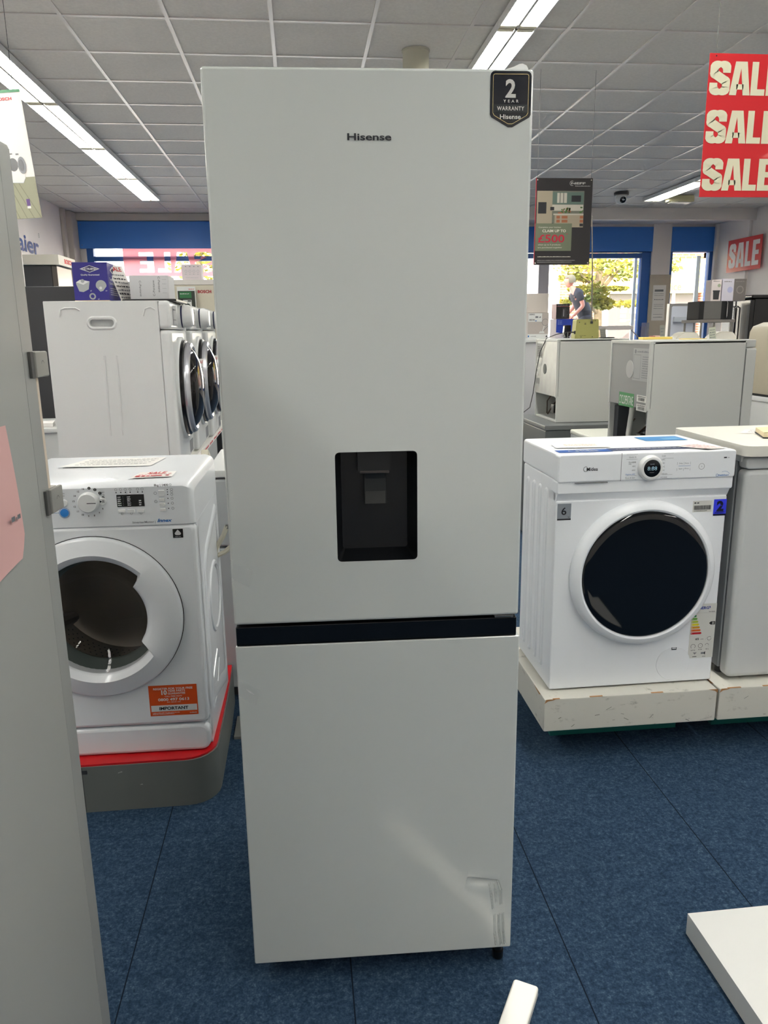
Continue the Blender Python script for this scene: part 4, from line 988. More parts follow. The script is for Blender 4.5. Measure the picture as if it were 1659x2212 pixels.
# goods standing on the dryers
def carton(name, label, cat, loc, dims, m_, rz=0, deco=None, extra=(), group=None):
    t = thing(name, label, cat, loc, rz, group); w, d, h = dims
    b = MB().box(0, 0, 0, w, d, h, .0015, seg=1)
    b.build('carton', m_, t, smooth=0)
    if deco:
        m = MB(); deco(m, FR(), RT(w, 0, 0), w, d, h); m.build('print', list(extra), t, smooth=0)
    return t
navy = mat('carton navy', (44, 38, 128), .45)
def deco_blue(m, F, S_, w, h0, h):
    h = h
    m.flat([(w*.5-.048, .158), (w*.5, .141), (w*.5+.048, .158), (w*.5, .175)], F, .0008, 0)
    m.flat([(w*.5-.040, .158), (w*.5, .1435), (w*.5+.040, .158), (w*.5, .1725)], F, .0010, 1)
    m.text('ELECTRUEPART', F, .0100, w*.5, .153, mi=0, w=.074, bold=.03, off=.0014)
    m.text('Quality Guaranteed', F, .0070, w*.5, .1265, mi=0, w=.090, bold=.02, off=.0014)
    m.flat([(.014, .085), (.026, .050), (.046, .047), (.048, .078), (.072, .102), (.078, .098), (.072, .060), (.046, .047), (.026, .050), (.014, .092), (.034, .104), (.052, .104), (.078, .098), (.048, .080)][:3]+[(.072, .060), (.080, .098), (.052, .104), (.034, .106), (.014, .094)], F, .0010, 2)
    m.flat([(.014, .094), (.034, .106), (.080, .098), (.048, .082)], F, .0014, 0); m.flat(circle(.046, .100, .009, 14), F, .0018, 2)
    m.flat([(.104+.052*math.cos(R(a))*.5+.030, .078+.052*math.sin(R(a))*.5) for a in range(-10, 215, 15)]+[(.118, .060), (.128, .048), (.142, .052)], F, .0010, 2); m.flat(circle(.131, .066, .007, 12), F, .0014, 0)
    m.ring(F, .088, .026, .0125, .007, .0010, 2, n=20)
    for u, v in ((.082, .050), (.157, .050), (.116, .010)): m.text('x1', F, .0065, u, v, mi=0, bold=.01, off=.001)
    m.rect(F, 0, 0, w, .0065, .0008, 3)
    m.flat([(.05, .155), (.11, .135), (.17, .155), (.11, .178)], S_, .0008, 0); m.flat([(.07, .155), (.11, .143), (.15, .155), (.11, .168)], S_, .0010, 1)
    m.text('Quality', S_, .006, .11, .125, mi=0, w=.09, off=.001); m.text('Tumble Dryer', S_, .013, .11, .105, mi=0, w=.17, bold=.01, off=.001); m.text('Condenser Kit', S_, .013, .11, .085, mi=0, w=.17, bold=.01, off=.001)
    for j in range(4): m.scribble(S_, .03, .064-j*.010, .2, .005, .001, 0, j)
    m.rect(S_, 0, 0, .26, .005, .0008, 3)
carton('carton', 'dark blue box with white parts pictures on the nearest tumble dryer', 'box', (-1.117, 4.125, 1.6345), (.170, .25, .190), navy, 0, deco_blue, (white, mat('navy deep', (24, 20, 84), .45), mat('print grey', (168, 172, 172), .5), mat('kraft yellow', (222, 206, 150), .6)))
lf = MB(); P = frame((-.0, 0, 0), (.45, .9, 0), (-.10, 0, .3)); lf.box(-.06, 0, 0, .06, .195, .001, M=P); P2 = frame((0, 0, 0), (.45, .9, 0), (-.10, 0, .3))
lf.text('SALE', P2, .022, 0, .165, mi=1, w=.08, bold=.03, off=.0018)
for j in range(7): lf.scribble(P2, -.05, .14-j*.02, .05, .010, .0018, 2+(j % 2), j)
tag(lf.build('price_card', [paper, inkred, inkgrey, ink], loc=(-.882, 4.27, 1.6348), smooth=0), 'white price card leaning against the dark blue box', 'card')
carton('carton', 'small plain white box behind the leaning price card', 'box', (-.925, 4.43, 1.6345), (.055, .09, .115), mat('carton grey white', (196, 198, 202), .5))
tray = MB().box(0, 0, 0, .27, .40, .012, .003).box(.01, .01, .012, .26, .39, .013, mi=0)
tag(tray.build('tray', black, loc=(-.93+.035, 4.16, 1.6345)), 'flat black tray under the white lettered block on the dryers', 'tray')
def deco_pent(m, F, S_, w, d, h):
    for u, s_, fl in ((.055, .030, -1), (.125, .030, 1), (.150, .050, -1)):
        G = frame(F @ Vector((u, 0, 0)), (0, 0, fl), (-fl, 0, 0)) if fl > 0 else frame(F @ Vector((u-.006, .0, 0)), (0, 0, -1), (1, 0, 0))
        uu = h*.46 if fl > 0 else -(h*(.45 if u < .1 else .62))
        m.text('C-Pentane', G, .0105, uu, 0, mi=0, w=.078, bold=.012, off=.0010)
    for j in range(4): m.scribble(F, .165, .03+j*.022, .185, .003, .001, 1, j)
carton('foam_block', 'white foam block with grey vertical lettering on the black tray', 'box', (-.862, 4.21, 1.6478), (.195, .20, .118), mat('foam white', (206, 206, 208), .7), 0, deco_pent, (inkgrey, mat('faint', (170, 172, 176), .7)))

# packed machine with picture card, behind the dryers
def packed():
    t = thing('packed_machine', 'cream wrapped washing machine box with red maker lettering behind the dryers', 'box', (-1.08, 7.0, 1.02))
    MB().box(0, 0, 0, .70, .6, .86, .004).build('carton', mat('carton cream', (206, 200, 182), .6), t)
    MB().box(-.0, -.0, .862, .70, .6, .905, .003).build('lid', mat('carton lid', (216, 212, 208), .6), t)
    m = MB(); F = FR(0, -.001, 0)
    m.ring(F, .185, .805, .014, .0035, .0006, 0, n=20); m.rect(F, .180, .798, .190, .812, .0006, 0); m.text('BOSCH', F, .024, .215, .794, 'LEFT', mi=1, bold=.04, w=.115)
    m.build('print', [inkgrey, mat('maker red', (168, 28, 44), .5)], t, smooth=0)
packed()
low_box('washing_machine', 'white washing machine under the cream wrapped box, mostly hidden behind the dryers', 'washing machine', (-1.10, 6.98, 0), (.72, .62, 1.018), white)
pc = MB(); F = FR()
pc.box(0, 0, 0, .155, .012, .25); G = FR(0, -.0005, 0); pc.rect(G, .006, .006, .149, .215, .0004, 1); pc.rect(G, .02, .155, .12, .208, .0008, 2); pc.scribble(G, .025, .188, .10, .007, .0012, 0, 1)
pc.rect(G, .045, .01, .118, .140, .0008, 0); pc.flat(circle(.081, .082, .029, 24), G, .0012, 1); pc.flat(circle(.081, .082, .018, 24), G, .0016, 3); pc.rect(G, .085, .126, .114, .136, .0012, 1); pc.scribble(G, .10, .226, .145, .006, .0008, 4, 2)
tag(pc.build('picture_card', [white, mat('card dark', (46, 52, 46), .4), mat('card green', (44, 112, 66), .5), mat('card blue grey', (120, 140, 160), .4), inkred], loc=(-1.035, 6.96, 1.615), smooth=0), 'card with green panel and a picture of a washing machine', 'card')
tag(MB().box(0, 0, 0, .17, .2, .60).build('support_box', mat('carton grey white', (196, 198, 202), .5), loc=(-1.05, 6.75, 1.012), smooth=0), 'plain pale box under the picture card, hidden behind the dryers', 'box')
def deco_dots(m, F, S_, w, d, h):
    for k in range(4):
        m.rect(F, .03+k*.035, .108, .040+k*.035, .114, .0008, 0); m.ring(F, .035+k*.034, .072, .010, .0025, .0008, 1, n=14); m.scribble(F, .024+k*.034, .045, .045+k*.034, .006, .0008, 1, k)
    m.scribble(F, .03, .016, .14, .004, .0008, 1, 9)
carton('carton', 'small white box with a row of pictures on top of the cream wrapped box', 'box', (-.995, 7.05, 1.9255), (.165, .16, .128), mat('carton pale', (216, 206, 210), .6), 0, deco_dots, (inkgrey, mat('faint', (170, 172, 176), .7)))

# tall fridges by the left wall
def tall_fridge(name, label, loc, w, d, h, side, frontm, header=None, split=.6):
    t = thing(name, label, 'fridge', loc)
    MB().box(0, 0, .04, w-.06, d, h, .006).build('body', side, t)
    F = frame((w, 0, 0), (0, 1, 0), (0, 0, 1))
    u = MB().panel(F, .004, h*split+.006, d-.004, h, .055, .012, .01).build('upper_door', frontm, t)
    l = MB().panel(F, .004, .05, d-.004, h*split-.006, .055, .012, .01).build('lower_door', frontm, t)
    for z0, z1, p in ((h*split+.05, h*split+.35, u), (h*split-.40, h*split-.06, l)): MB().tube([(w+.0, .05, z0), (w+.03, .05, z0+.02), (w+.03, .05, z1-.02), (w, .05, z1)], .007, 8).build('handle', steel, p)
    MB().box(.02, .02, 0, w-.07, d-.02, .042).build('base', black, t)
    if header:
        hh = MB().box(-.08, -.03, h+.003, w+.04, d+.05, h+.115, .003); hh.ring(FR(0, -.031, 0), .10, h+.055, .014, .004, .001, 1, n=18)
        hh.text('BOSCH', RT(w+.04, 0, 0), .05, .35, h+.035, mi=2, bold=.04, w=.32, off=.002); hh.build('header_box', [mat('header cream', (200, 196, 184), .5), inkgrey, inkred], t)
    return t
dsteel = mat('dark steel', (92, 88, 84), .28, metal=.7); dside = mat('dark side', (58, 58, 60), .5)
tall_fridge('fridge_freezer', 'tall dark steel fridge freezer with pale header box by the left wall, farthest', (-3.30, 9.50, 0), .56, .60, 2.255, dside, dsteel, True)
tall_fridge('fridge_freezer', 'dark grey fridge freezer behind the left end of the nearest dryer', (-1.955, 5.92, 0), .60, .62, 1.815, mat('graphite side', (50, 51, 54), .45), mat('graphite front', (58, 59, 62), .3))
tag(MB().box(0, 0, 0, .035, .55, 2.24, .002).build('end_panel', mat('panel blue', (48, 118, 164), .5), loc=(-3.345, 9.50-.58, 0)), 'tall light blue end panel beside the far dark fridge freezer', 'panel')
lp = MB().box(0, 0, 0, .14, .012, .30); G = FR(0, -.001, 0); lp.rect(G, 0, .255, .14, .30, .0004, 1); lp.scribble(G, .02, .272, .12, .010, .0008, 0, 1); lp.flat([(.02, .05), (.07, .02), (.09, .12), (.05, .24), (.01, .22)], G, .0006, 2); lp.flat(circle(.09, .13, .022, 14), G, .0010, 3); lp.scribble(G, .05, .03, .13, .012, .0008, 4, 3)
lpo = thing('leaflet_stand', 'white and red promotion leaflet on a stand at the left edge of the left background', 'leaflet', (-2.45, 7.40, 0))
lp.build('leaflet', [paper, inkred, mat('leaflet brown', (150, 90, 74), .6), mat('leaflet skin', (226, 190, 160), .6), inkgrey], lpo, smooth=0).location = (-.11, -.0, 1.90)
MB().box(-.05, .014, .02, -.03, .03, 2.05).box(-.18, -.06, 0, .10, .12, .02, .003).build('stand', grey, lpo)
wc = low_box('chest_freezer', 'white cabinet top glimpsed between the grey fridge and the nearest dryer', 'freezer', (-2.0, 5.0, 0), (.56, .62, .905), white)
tag(MB().box(0, 0, 0, .22, .15, .025, .002).build('brochure_pile', [paper], loc=(-1.80, 5.02, .906), rz=R(12)), 'small pile of papers on the white cabinet behind the nearest dryer', 'papers')

# wall lettering and hanging banner
wl = MB().text('Haier', RT(XL+.002, 0, 0), .215, 10.02, 2.52, 'LEFT', mi=0, bold=.022, w=1.13, off=.004)
wl.ring(RT(XL+.002, 0, 0), 11.20, 2.775, .026, .006, .004, 1, n=20); wl.text('R', RT(XL+.002, 0, 0), .026, 11.20, 2.762, mi=1, off=.004)
o = wl.build('wall_lettering', [mat('lettering blue', (30, 70, 140), .4), inkgrey], smooth=0); tag(o, 'blue maker lettering on the left wall above the far fridge freezer', 'lettering')
# banner: corners in space
A, Bq, Cq, Dq = Vector((-1.326, 4.3, 2.652)), Vector((-1.85, 4.40, 2.64)), Vector((-1.70, 4.10, 2.0)), Vector((-1.195, 4.0, 2.016))
def bn(u, v, off=0):
    p = (Cq*(1-u)+Dq*u)*(1-v)+(Bq*(1-u)+A*u)*v; nn = (Dq-Cq).cross(Bq-Cq).normalized(); return p+nn*off-Cq
class BF:   # a frame that follows the slightly twisted sheet
    def __init__(s, w=1, h=1): s.w = w; s.h = h
    def __matmul__(s, q): return bn(q.x/s.w, q.y/s.h, q.z)
bw, bh = .515, .66; BFm = BF(bw, bh); m = MB()
vs = [bn(i/6, j/8) for j in range(9) for i in range(7)]; m.add(vs, [(j*7+i, j*7+i+1, j*7+i+8, j*7+i+7) for j in range(8) for i in range(6)])
m.add([v-(Dq-Cq).cross(Bq-Cq).normalized()*.002 for v in vs], [(j*7+i+7, j*7+i+8, j*7+i+1, j*7+i) for j in range(8) for i in range(6)])
m.rect(BFm, 0, .645, bw*.55, .660, .001, 1); m.rect(BFm, bw*.55, .645, bw*.75, .660, .001, 2); m.rect(BFm, bw*.75, .645, bw, .660, .001, 1)
m.ring(BFm, .372, .612, .009, .0025, .001, 3, n=18); m.text('BOSCH', BFm, .0155, .388, .605, 'LEFT', mi=4, bold=.04, w=.080, off=.001)
m.rect(BFm, 0, 0, bw, .205, .001, 5)
for k in range(7): m.flat([(.30+k*.035, 0), (.304+k*.035, 0), (.27+k*.025, .205), (.266+k*.025, .205)], BFm, .0014, 6)
m.flat([(.33, .185), (.455, .175), (.470, .200), (.462, .320), (.36, .335), (.33, .31)], BFm, .0018, 7); m.flat([(.395, .182), (.455, .178), (.470, .200), (.462, .320), (.400, .330)], BFm, .0022, 0)
m.flat([(.420+.024*math.cos(R(a)), .270+.034*math.sin(R(a))) for a in range(0, 360, 20)], BFm, .0026, 8); m.flat([(.462+.020*math.cos(R(a)), .265+.044*math.sin(R(a))) for a in range(0, 360, 20)], BFm, .0028, 9); m.flat([(.460+.013*math.cos(R(a)), .265+.030*math.sin(R(a))) for a in range(0, 360, 20)], BFm, .0032, 8)
m.rect(BFm, .408, .322, .424, .328, .0028, 8); m.rect(BFm, .440, .318, .455, .326, .0028, 8)
m.rect(BFm, .453, .060, .470, .095, .0018, 10); m.rect(BFm, .453, .048, .470, .060, .0018, 0)
o = m.build('hanging_banner', [paper, mat('banner green', (70, 140, 96), .6), mat('banner light green', (120, 190, 110), .6), inkgrey, inkred, mat('banner floor', (152, 152, 128), .7), mat('banner plank', (126, 126, 106), .7), mat('banner washer', (200, 206, 212), .6), dgrey, mat('banner ring', (120, 122, 126), .5), mat('banner violet', (84, 40, 120), .5)], loc=tuple(Cq), smooth=0)
tag(o, 'white hanging banner with washing machine picture and red maker lettering at the left edge', 'banner')
wr = MB().tube([(0, 0, 0), (0, 0, .62)], .0014, 5); wr.tube([(-.42, .08, 0), (-.42, .08, .62)], .0014, 5)
tag(wr.build('banner_wires', ink, loc=(-1.36, 4.31, 2.66)), 'thin wires holding the white hanging banner', 'wire')

# ================================================================ SIGNS ON THE RIGHT
red = mat('sale red', (200, 24, 34), .5, coat=.2); sw = mat('sale letters', (216, 212, 184), .6)
m = MB().box(0, 0, 0, .31, .003, .4995)
for k, z in enumerate((.3585, .1915, .0235)):
    for ch, u, w_ in (('S', .0055, .080), ('A', .0850, .082), ('L', .1690, .056), ('E', .2300, .062)): m.heavy(ch, FR(), u, z, w_, .1145, .0010, 1)
m.flat(circle(.025, .4905, .003, 8), FR(), .001, 2); m.flat(circle(.285, .4905, .003, 8), FR(), .001, 2)
o = m.build('sale_sign', [red, sw, ink], loc=(1.549, 3.0, 1.958), smooth=0); tag(o, 'tall red hanging sign with three rows of SALE, right edge', 'sign')
tag(MB().tube([(0, 0, 0), (0, 0, .83)], .0012, 5).tube([(.26, 0, 0), (.26, 0, .83)], .0012, 5).build('sign_wires', mat('wire grey', (90, 90, 88), .5), loc=(1.574, 3.002, 2.449)), 'two thin wires holding the hanging red sign', 'wire')
m = MB().box(-.004, 0, 0, 0, .985, .515); Fw = frame((-.004, .985, 0), (0, -1, 0), (0, 0, 1))
for ch, u, w_ in (('S', .055, .20), ('A', .275, .24), ('L', .535, .17), ('E', .735, .19)): m.heavy(ch, Fw, u, .065, w_, .385, .002, 1)
o = m.build('sale_poster', [red, mat('poster white', (232, 224, 226), .6)], loc=(XR-.056, 11.86, 2.355), smooth=0); tag(o, 'red SALE poster fixed on the right wall', 'poster')
# backwards banner on the left window
def outline(ch, u, v, w, h):
    if ch == 'L': P = [(0, 0), (1, 0), (1, .19), (.46, .19), (.46, 1), (0, 1)]
    elif ch == 'E': P = [(0, 0), (1, 0), (1, .18), (.46, .18), (.46, .42), (.93, .42), (.93, .59), (.46, .59), (.46, .82), (1, .82), (1, 1), (0, 1)]
    elif ch == 'A': P = [(0, 0), (.34, 0), (.37, .17), (.63, .17), (.66, 0), (1, 0), (.78, 1), (.22, 1)]
    else:
        q = MB().heavy('S', FR(), 0, 0, 1, 1, 0); n = len(q.v)//2
        P = [(p[0], p[2]) for p in q.v[:n]]+[(p[0], p[2]) for p in reversed(q.v[n:])]
    return [(u-p[0]*w, v+p[1]*h) for p in P]
m = MB(); hs = [outline(ch, x_, .06, w_, .30) for ch, x_, w_ in (('S', 1.36, .27), ('A', 1.04, .27), ('L', .72, .20), ('E', .46, .22))]
m.holed([(0, 0), (1.45, 0), (1.45, .42), (0, .42)], hs, FR())
trl = bpy.data.materials.new('banner film'); trl.use_nodes = True; nn = trl.node_tree; pb = nn.nodes['Principled BSDF']; pb.inputs['Base Color'].default_value = lin((244, 120, 140)); tl = nn.nodes.new('ShaderNodeBsdfTranslucent'); tl.inputs[0].default_value = lin((255, 176, 186)); mxs = nn.nodes.new('ShaderNodeMixShader'); mxs.inputs[0].default_value = .65
nn.links.new(pb.outputs[0], mxs.inputs[1]); nn.links.new(tl.outputs[0], mxs.inputs[2]); nn.links.new(mxs.outputs[0], nn.nodes['Material Output'].inputs[0])
tr2 = bpy.data.materials.new('banner film white'); tr2.use_nodes = True; nn = tr2.node_tree; pb = nn.nodes['Principled BSDF']; tl = nn.nodes.new('ShaderNodeBsdfTranslucent'); tl.inputs[0].default_value = (1, .93, .93, 1); mxs = nn.nodes.new('ShaderNodeMixShader'); mxs.inputs[0].default_value = .75
nn.links.new(pb.outputs[0], mxs.inputs[1]); nn.links.new(tl.outputs[0], mxs.inputs[2]); nn.links.new(mxs.outputs[0], nn.nodes['Material Output'].inputs[0])
o = m.build('window_banner', [trl, tr2], loc=(-2.70, YL-.01, 2.36), smooth=0); tag(o, 'pinkish red banner seen from behind on the left shop window', 'banner')

def neff():
    m = MB().box(0, 0, 0, .434, .006, .613, .0, mi=0); F = FR(); w, h = .434, .613
    m.rect(F, 0, 0, .005, h, .0006, 1)
    m.ring(F, .275, .577, .0160, .0030, .0008, 2, 60, 300, 24); m.text('NEFF', F, .0145, .268, .5700, 'LEFT', mi=2, bold=.03, w=.110, off=.0010); m.scribble(F, .300, .556, .415, .0045, .0010, 2, 2)
    a, b = .012, .372; z0, z1 = .268, .524
    m.rect(F, a, z0, b, z1, .0008, 3)                                        # kitchen: wall
    m.flat([(a, z0), (.13, z0+.03), (.13, z1), (a, z1)], F, .0010, 4); m.rect(F, .022, .365, .085, .445, .0012, 5)
    m.rect(F, .13, .430, .368, .515, .0012, 6); m.rect(F, .165, .440, .24, .510, .0014, 7); m.rect(F, .185, .440, .189, .510, .0016, 5); m.rect(F, .212, .440, .216, .510, .0016, 5)
    m.rect(F, .275, .448, .348, .492, .0016, 5); m.rect(F, .13, .385, .368, .428, .0012, 7); m.rect(F, .115, .388, .145, .412, .0014, 5)
    m.rect(F, .14, .355, .372, .365, .0018, 7); m.rect(F, .15, z0, .372, .355, .0016, 4)
    for u in (.165, .205, .345):
        for v in (.275, .302, .330): m.rect(F, u, v, u+(.026 if u != .205 else .045), v+.020, .0018, 8 if (int(u*1000)+int(v*1000)) % 2 else 5)
    m.flat([(.07, .275), (.14, .300), (.14, z0), (.07, z0)], F, .0014, 5)
    rn = random.Random(4)
    for _ in range(26): u, v = rn.uniform(.20, .27), rn.uniform(.372, .405); m.flat(circle(u, v, rn.uniform(.004, .008), 7), F, .0020, 9 if _ % 3 else 8)
    for _ in range(10): u, v = rn.uniform(.345, .366), rn.uniform(.368, .410); m.flat(circle(u, v, rn.uniform(.004, .007), 7), F, .0020, 9)
    m.rect(F, .175, .365, .21, .375, .0019, 8)
    m.rect(F, .006, .100, .286, .296, .0024, 10)
    m.text('Complete your kitchen', F, .0100, .030, .264, 'LEFT', mi=11, w=.172, off=.0030); m.text('CLAIM UP TO', F, .0190, .150, .234, mi=11, bold=.025, w=.182, off=.0030)
    m.text('\u00a3500', F, .0560, .130, .162, mi=1, bold=.02, w=.205, off=.0030); m.text('*', F, .020, .250, .205, mi=1, bold=.03, off=.003)
    m.text('when up to 5 products', F, .0098, .028, .140, 'LEFT', mi=11, w=.175, off=.0030); m.text('are purchased together', F, .0098, .028, .120, 'LEFT', mi=11, w=.188, off=.0030)
    m.scribble(F, .028, .056, .285, .0055, .001, 11, 4, .9); m.scribble(F, .028, .030, .320, .0035, .001, 2, 5); m.scribble(F, .028, .018, .295, .0035, .001, 2, 6)
    for u in (.012, .422):
        for v in (.013, .600): m.flat(circle(u, v, .0045, 10), F, .0012, 11)
    o = m.build('kitchen_poster', [mat('poster charcoal', (40, 38, 40), .35), mat('poster crimson', (178, 34, 56), .5), mat('poster grey', (180, 180, 178), .5), mat('k1', (104, 106, 96), .5), mat('k2', (150, 140, 122), .5), mat('k3', (32, 34, 38), .5), mat('k4', (84, 104, 96), .5), mat('k5', (176, 172, 160), .5), mat('k6', (150, 92, 62), .5), mat('k7', (70, 104, 52), .5), mat('poster sage', (104, 112, 92), .5), mat('poster text', (206, 202, 190), .5)], loc=(1.773, 5.9, 1.944), smooth=0)
    tag(o, 'hanging charcoal poster with kitchen photo offering 500 pounds', 'poster')
    tag(MB().tube([(0, 0, 0), (0, 0, .73)], .0012, 5).tube([(.41, 0, 0), (.41, 0, .73)], .0012, 5).build('poster_wires', mat('wire grey', (90, 90, 88), .5), loc=(1.785, 5.903, 2.553)), 'two thin wires holding the hanging kitchen poster', 'wire')
neff()
cam_ = thing('security_camera', 'small white ceiling camera with dark lens right of the kitchen poster', 'camera', (4.47, 10.84, ZC-.008))
MB().lathe([(.10, 0), (.10, -.03), (.09, -.035)], TP(), 24, cap1=True).build('mount', mat('camera base', (70, 66, 66), .5), cam_)
MB().lathe([(.075, -.03), (.085, -.06), (.08, -.10), (.055, -.135), (.02, -.15), (0, -.151)], TP(), 24).build('dome', plastic_white, cam_)
MB().lathe([(.045, 0), (.04, .012), (0, .014)], frame((.0, -.062, -.10), (1, 0, -.0), (0, -.45, .9)), 20).build('lens', gblack, cam_)
el = thing('emergency_light', 'cream emergency light box on the ceiling at the end of the right light row', 'light', (5.42, 11.05, ZC-.008))
MB().box(-.19, -.06, -.085, .19, .06, 0, .012).build('housing', mat('emergency cream', (206, 200, 160), .5), el)
MB().box(-.15, -.055, -.10, .15, .055, -.086, .005).build('diffuser', mat('emergency lens', (236, 232, 220), .3), el)

# ================================================================ RIGHT BACKGROUND
def table_fridge(label, loc, w, d, h, opening, back, rz=0, stickers=None):
    """its compressor side faces -X, its plain side faces the camera"""
    t = thing('table_top_fridge', label, 'fridge', loc, rz); sm = mat('grey white side', (186, 188, 184), .45)
    b = MB(); b.box(.015, 0, opening+.0, w, d, h, .004); b.box(.004, 0, 0, w, .012, opening+.005, .002); b.box(.004, d-.012, 0, w, d, opening+.005, .002); b.box(.20, .012, .01, w, d-.012, opening+.01); b.box(.01, .002, .0, w, d-.002, .014)
    b.build('cabinet', sm, t)
    MB().box(.0, .003, opening, .016, d-.003, h-.012, .002).build('back_plate', back, t)
    MB().box(-.002, 0, h-.014, w+.002, d, h+.002, .003).box(-.003, -.001, opening-.004, .012, .016, h, .002).box(-.003, d-.016, opening-.004, .012, d+.001, h, .002).build('frame_trim', sm, t)
    MB().panel(frame((w+.055, 0, 0), (0, 1, 0), (0, 0, 1)), .0, .02, d, h-.035, .05, .012, .008).build('door', sm, t)
    MB().box(w+.003, .004, h-.033, w+.05, d-.004, h+.001, .004).build('door_cap', sm, t)
    MB().box(w+.0, .006, .03, w+.006, d-.006, h-.04).build('door_seal', mat('seal dark', (96, 98, 98), .6), t)
    c = MB().lathe([(.062, 0), (.070, .03), (.070, .07), (.064, .10), (.04, .125), (0, .132)], TP(.12, d*.33, .016), 28); c.lathe([(.072, .046), (.072, .052)], TP(.12, d*.33, .016), 28)
    c.box(.03, d*.33-.03, .05, .06, d*.33+.03, .11, .006); c.build('compressor', mat('compressor black', (20, 20, 22), .35), t)
    p = MB().tube([(.04, .06, .02), (.035, .05, .08), (.06, .10, .16), (.05, .2, .10), (.04, .28, .03)], .005, 8).tube([(.05, .33, .03), (.04, .30, .12), (.05, .24, .17)], .004, 8)
    p.build('copper_pipes', mat('pipe dark', (74, 58, 46), .4, metal=.6), t)
    return t
fa = table_fridge('nearer grey white table top fridge turned backwards with green sticker on its back plate', (1.582, 3.40, .862), .455, .46, .548, .238, mat('back plate grey', (138, 140, 139), .5))
MB().tube([(.022, .235, .0), (.020, .235, .10), (.030, .225, .245)], .013, 12).build('drain_pipe', mat('pipe white', (206, 206, 200), .5), fa)
SL = LF(-.0005, 0, 0)
m = MB().rect(SL, -.325, .233, -.150, .300, .0006, 0); m.text('CYCLOPENTANE', SL, .045, -.2375, .244, mi=1, w=.160, bold=.0, off=.0012)
m.build('gas_sticker', [mat('sticker green', (40, 132, 66), .5), white], fa, smooth=0, label='green sticker with white lettering')
m = MB().rect(SL, -.185, .365, -.010, .515, .0006, 0)
for j in range(10): m.scribble(SL, -.08, .380+j*.0105, -.02, .005, .0010, 1, j)
m.line(SL, [(-.175, .375), (-.100, .375), (-.100, .485), (-.175, .485), (-.175, .375)], .002, .001, 1); m.flat(circle(-.160, .500, .010, 14), SL, .001, 1); m.scribble(SL, -.140, .496, -.02, .008, .0010, 1, 30)
m.build('data_sheet', [mat('sheet grey', (160, 162, 162), .5), inkgrey], fa, smooth=0)
m = MB()
for v in (.268, .226):
    m.rect(SL, -.118, v, -.008, v+.032, .0006, 0); rn = random.Random(int(v*1000)); u = -.10
    while u < -.03: k = rn.uniform(.001, .003); m.rect(SL, u, v+.006, u+k, v+.020, .001, 1); u += k+rn.uniform(.001, .003)
    m.scribble(SL, -.11, v+.024, -.02, .004, .001, 1, 4)
m.build('barcode_labels', [mat('label white', (212, 212, 206), .5), ink], fa, smooth=0)
MB().lathe([(.042, 0), (.042, .0015), (0, .002)], frame((-.001, .215, .415), (0, -1, 0), (0, 0, 1)), 28).build('round_cap', mat('cap pale', (178, 178, 176), .6), fa)
MB().box(.03, .40, .03, .09, .45, .22, .004).build('terminal_box', mat('box dark', (60, 62, 66), .5), fa)
fb = table_fridge('farther grey white table top fridge turned backwards with a galvanised back, radio on top', (1.683, 5.0, .857), .44, .47, .545, .17, mat('galvanised', (150, 154, 152), .38, metal=.35, noise=(7, (122, 126, 126), .3, .7)))
SL = LF(-.0005, 0, 0)
MB().lathe([(.035, 0), (.035, .001), (0, .0015)], frame((-.001, .255, .345), (0, -1, 0), (0, 0, 1)), 24).build('round_cap', mat('cap dark', (74, 84, 84), .6), fb)
m = MB().rect(SL, -.44, .42, -.33, .515, .0006, 0); [m.scribble(SL, -.43, .43+j*.012, -.34, .005, .001, 1, j) for j in range(6)]; m.rect(SL, -.45, .335, -.40, .375, .0006, 2); m.rect(SL, -.46, .235, -.37, .275, .0006, 0); m.rect(SL, -.45, .29, -.40, .32, .0006, 2)
m.build('back_labels', [mat('sheet grey2', (120, 124, 122), .5), ink, mat('label white', (212, 212, 206), .5)], fb, smooth=0)
t = thing('dishwasher', 'dark grey machine carrying the farther table top fridge', 'dishwasher', (1.575, 4.86, 0))
MB().box(0, 0, .02, .62, .70, .822, .006).build('cabinet', mat('machine dark grey', (84, 88, 88), .4), t); MB().box(-.006, -.006, .824, .626, .706, .855, .004).build('top_cover', mat('machine dark top', (104, 108, 108), .35), t); MB().box(.03, .03, 0, .59, .67, .022).build('base', black, t)
low_box('washing_machine', 'white worktop machine in front of the dark grey machine', 'washing machine', (1.68, 4.06, 0), (.62, .62, .853), mat('shade white', (196, 198, 198), .4), mat('worktop pale', (220, 220, 208), .35))
low_box('washing_machine', 'white machine carrying the nearer table top fridge', 'washing machine', (1.575, 3.38, 0), (.60, .62, .858), white)

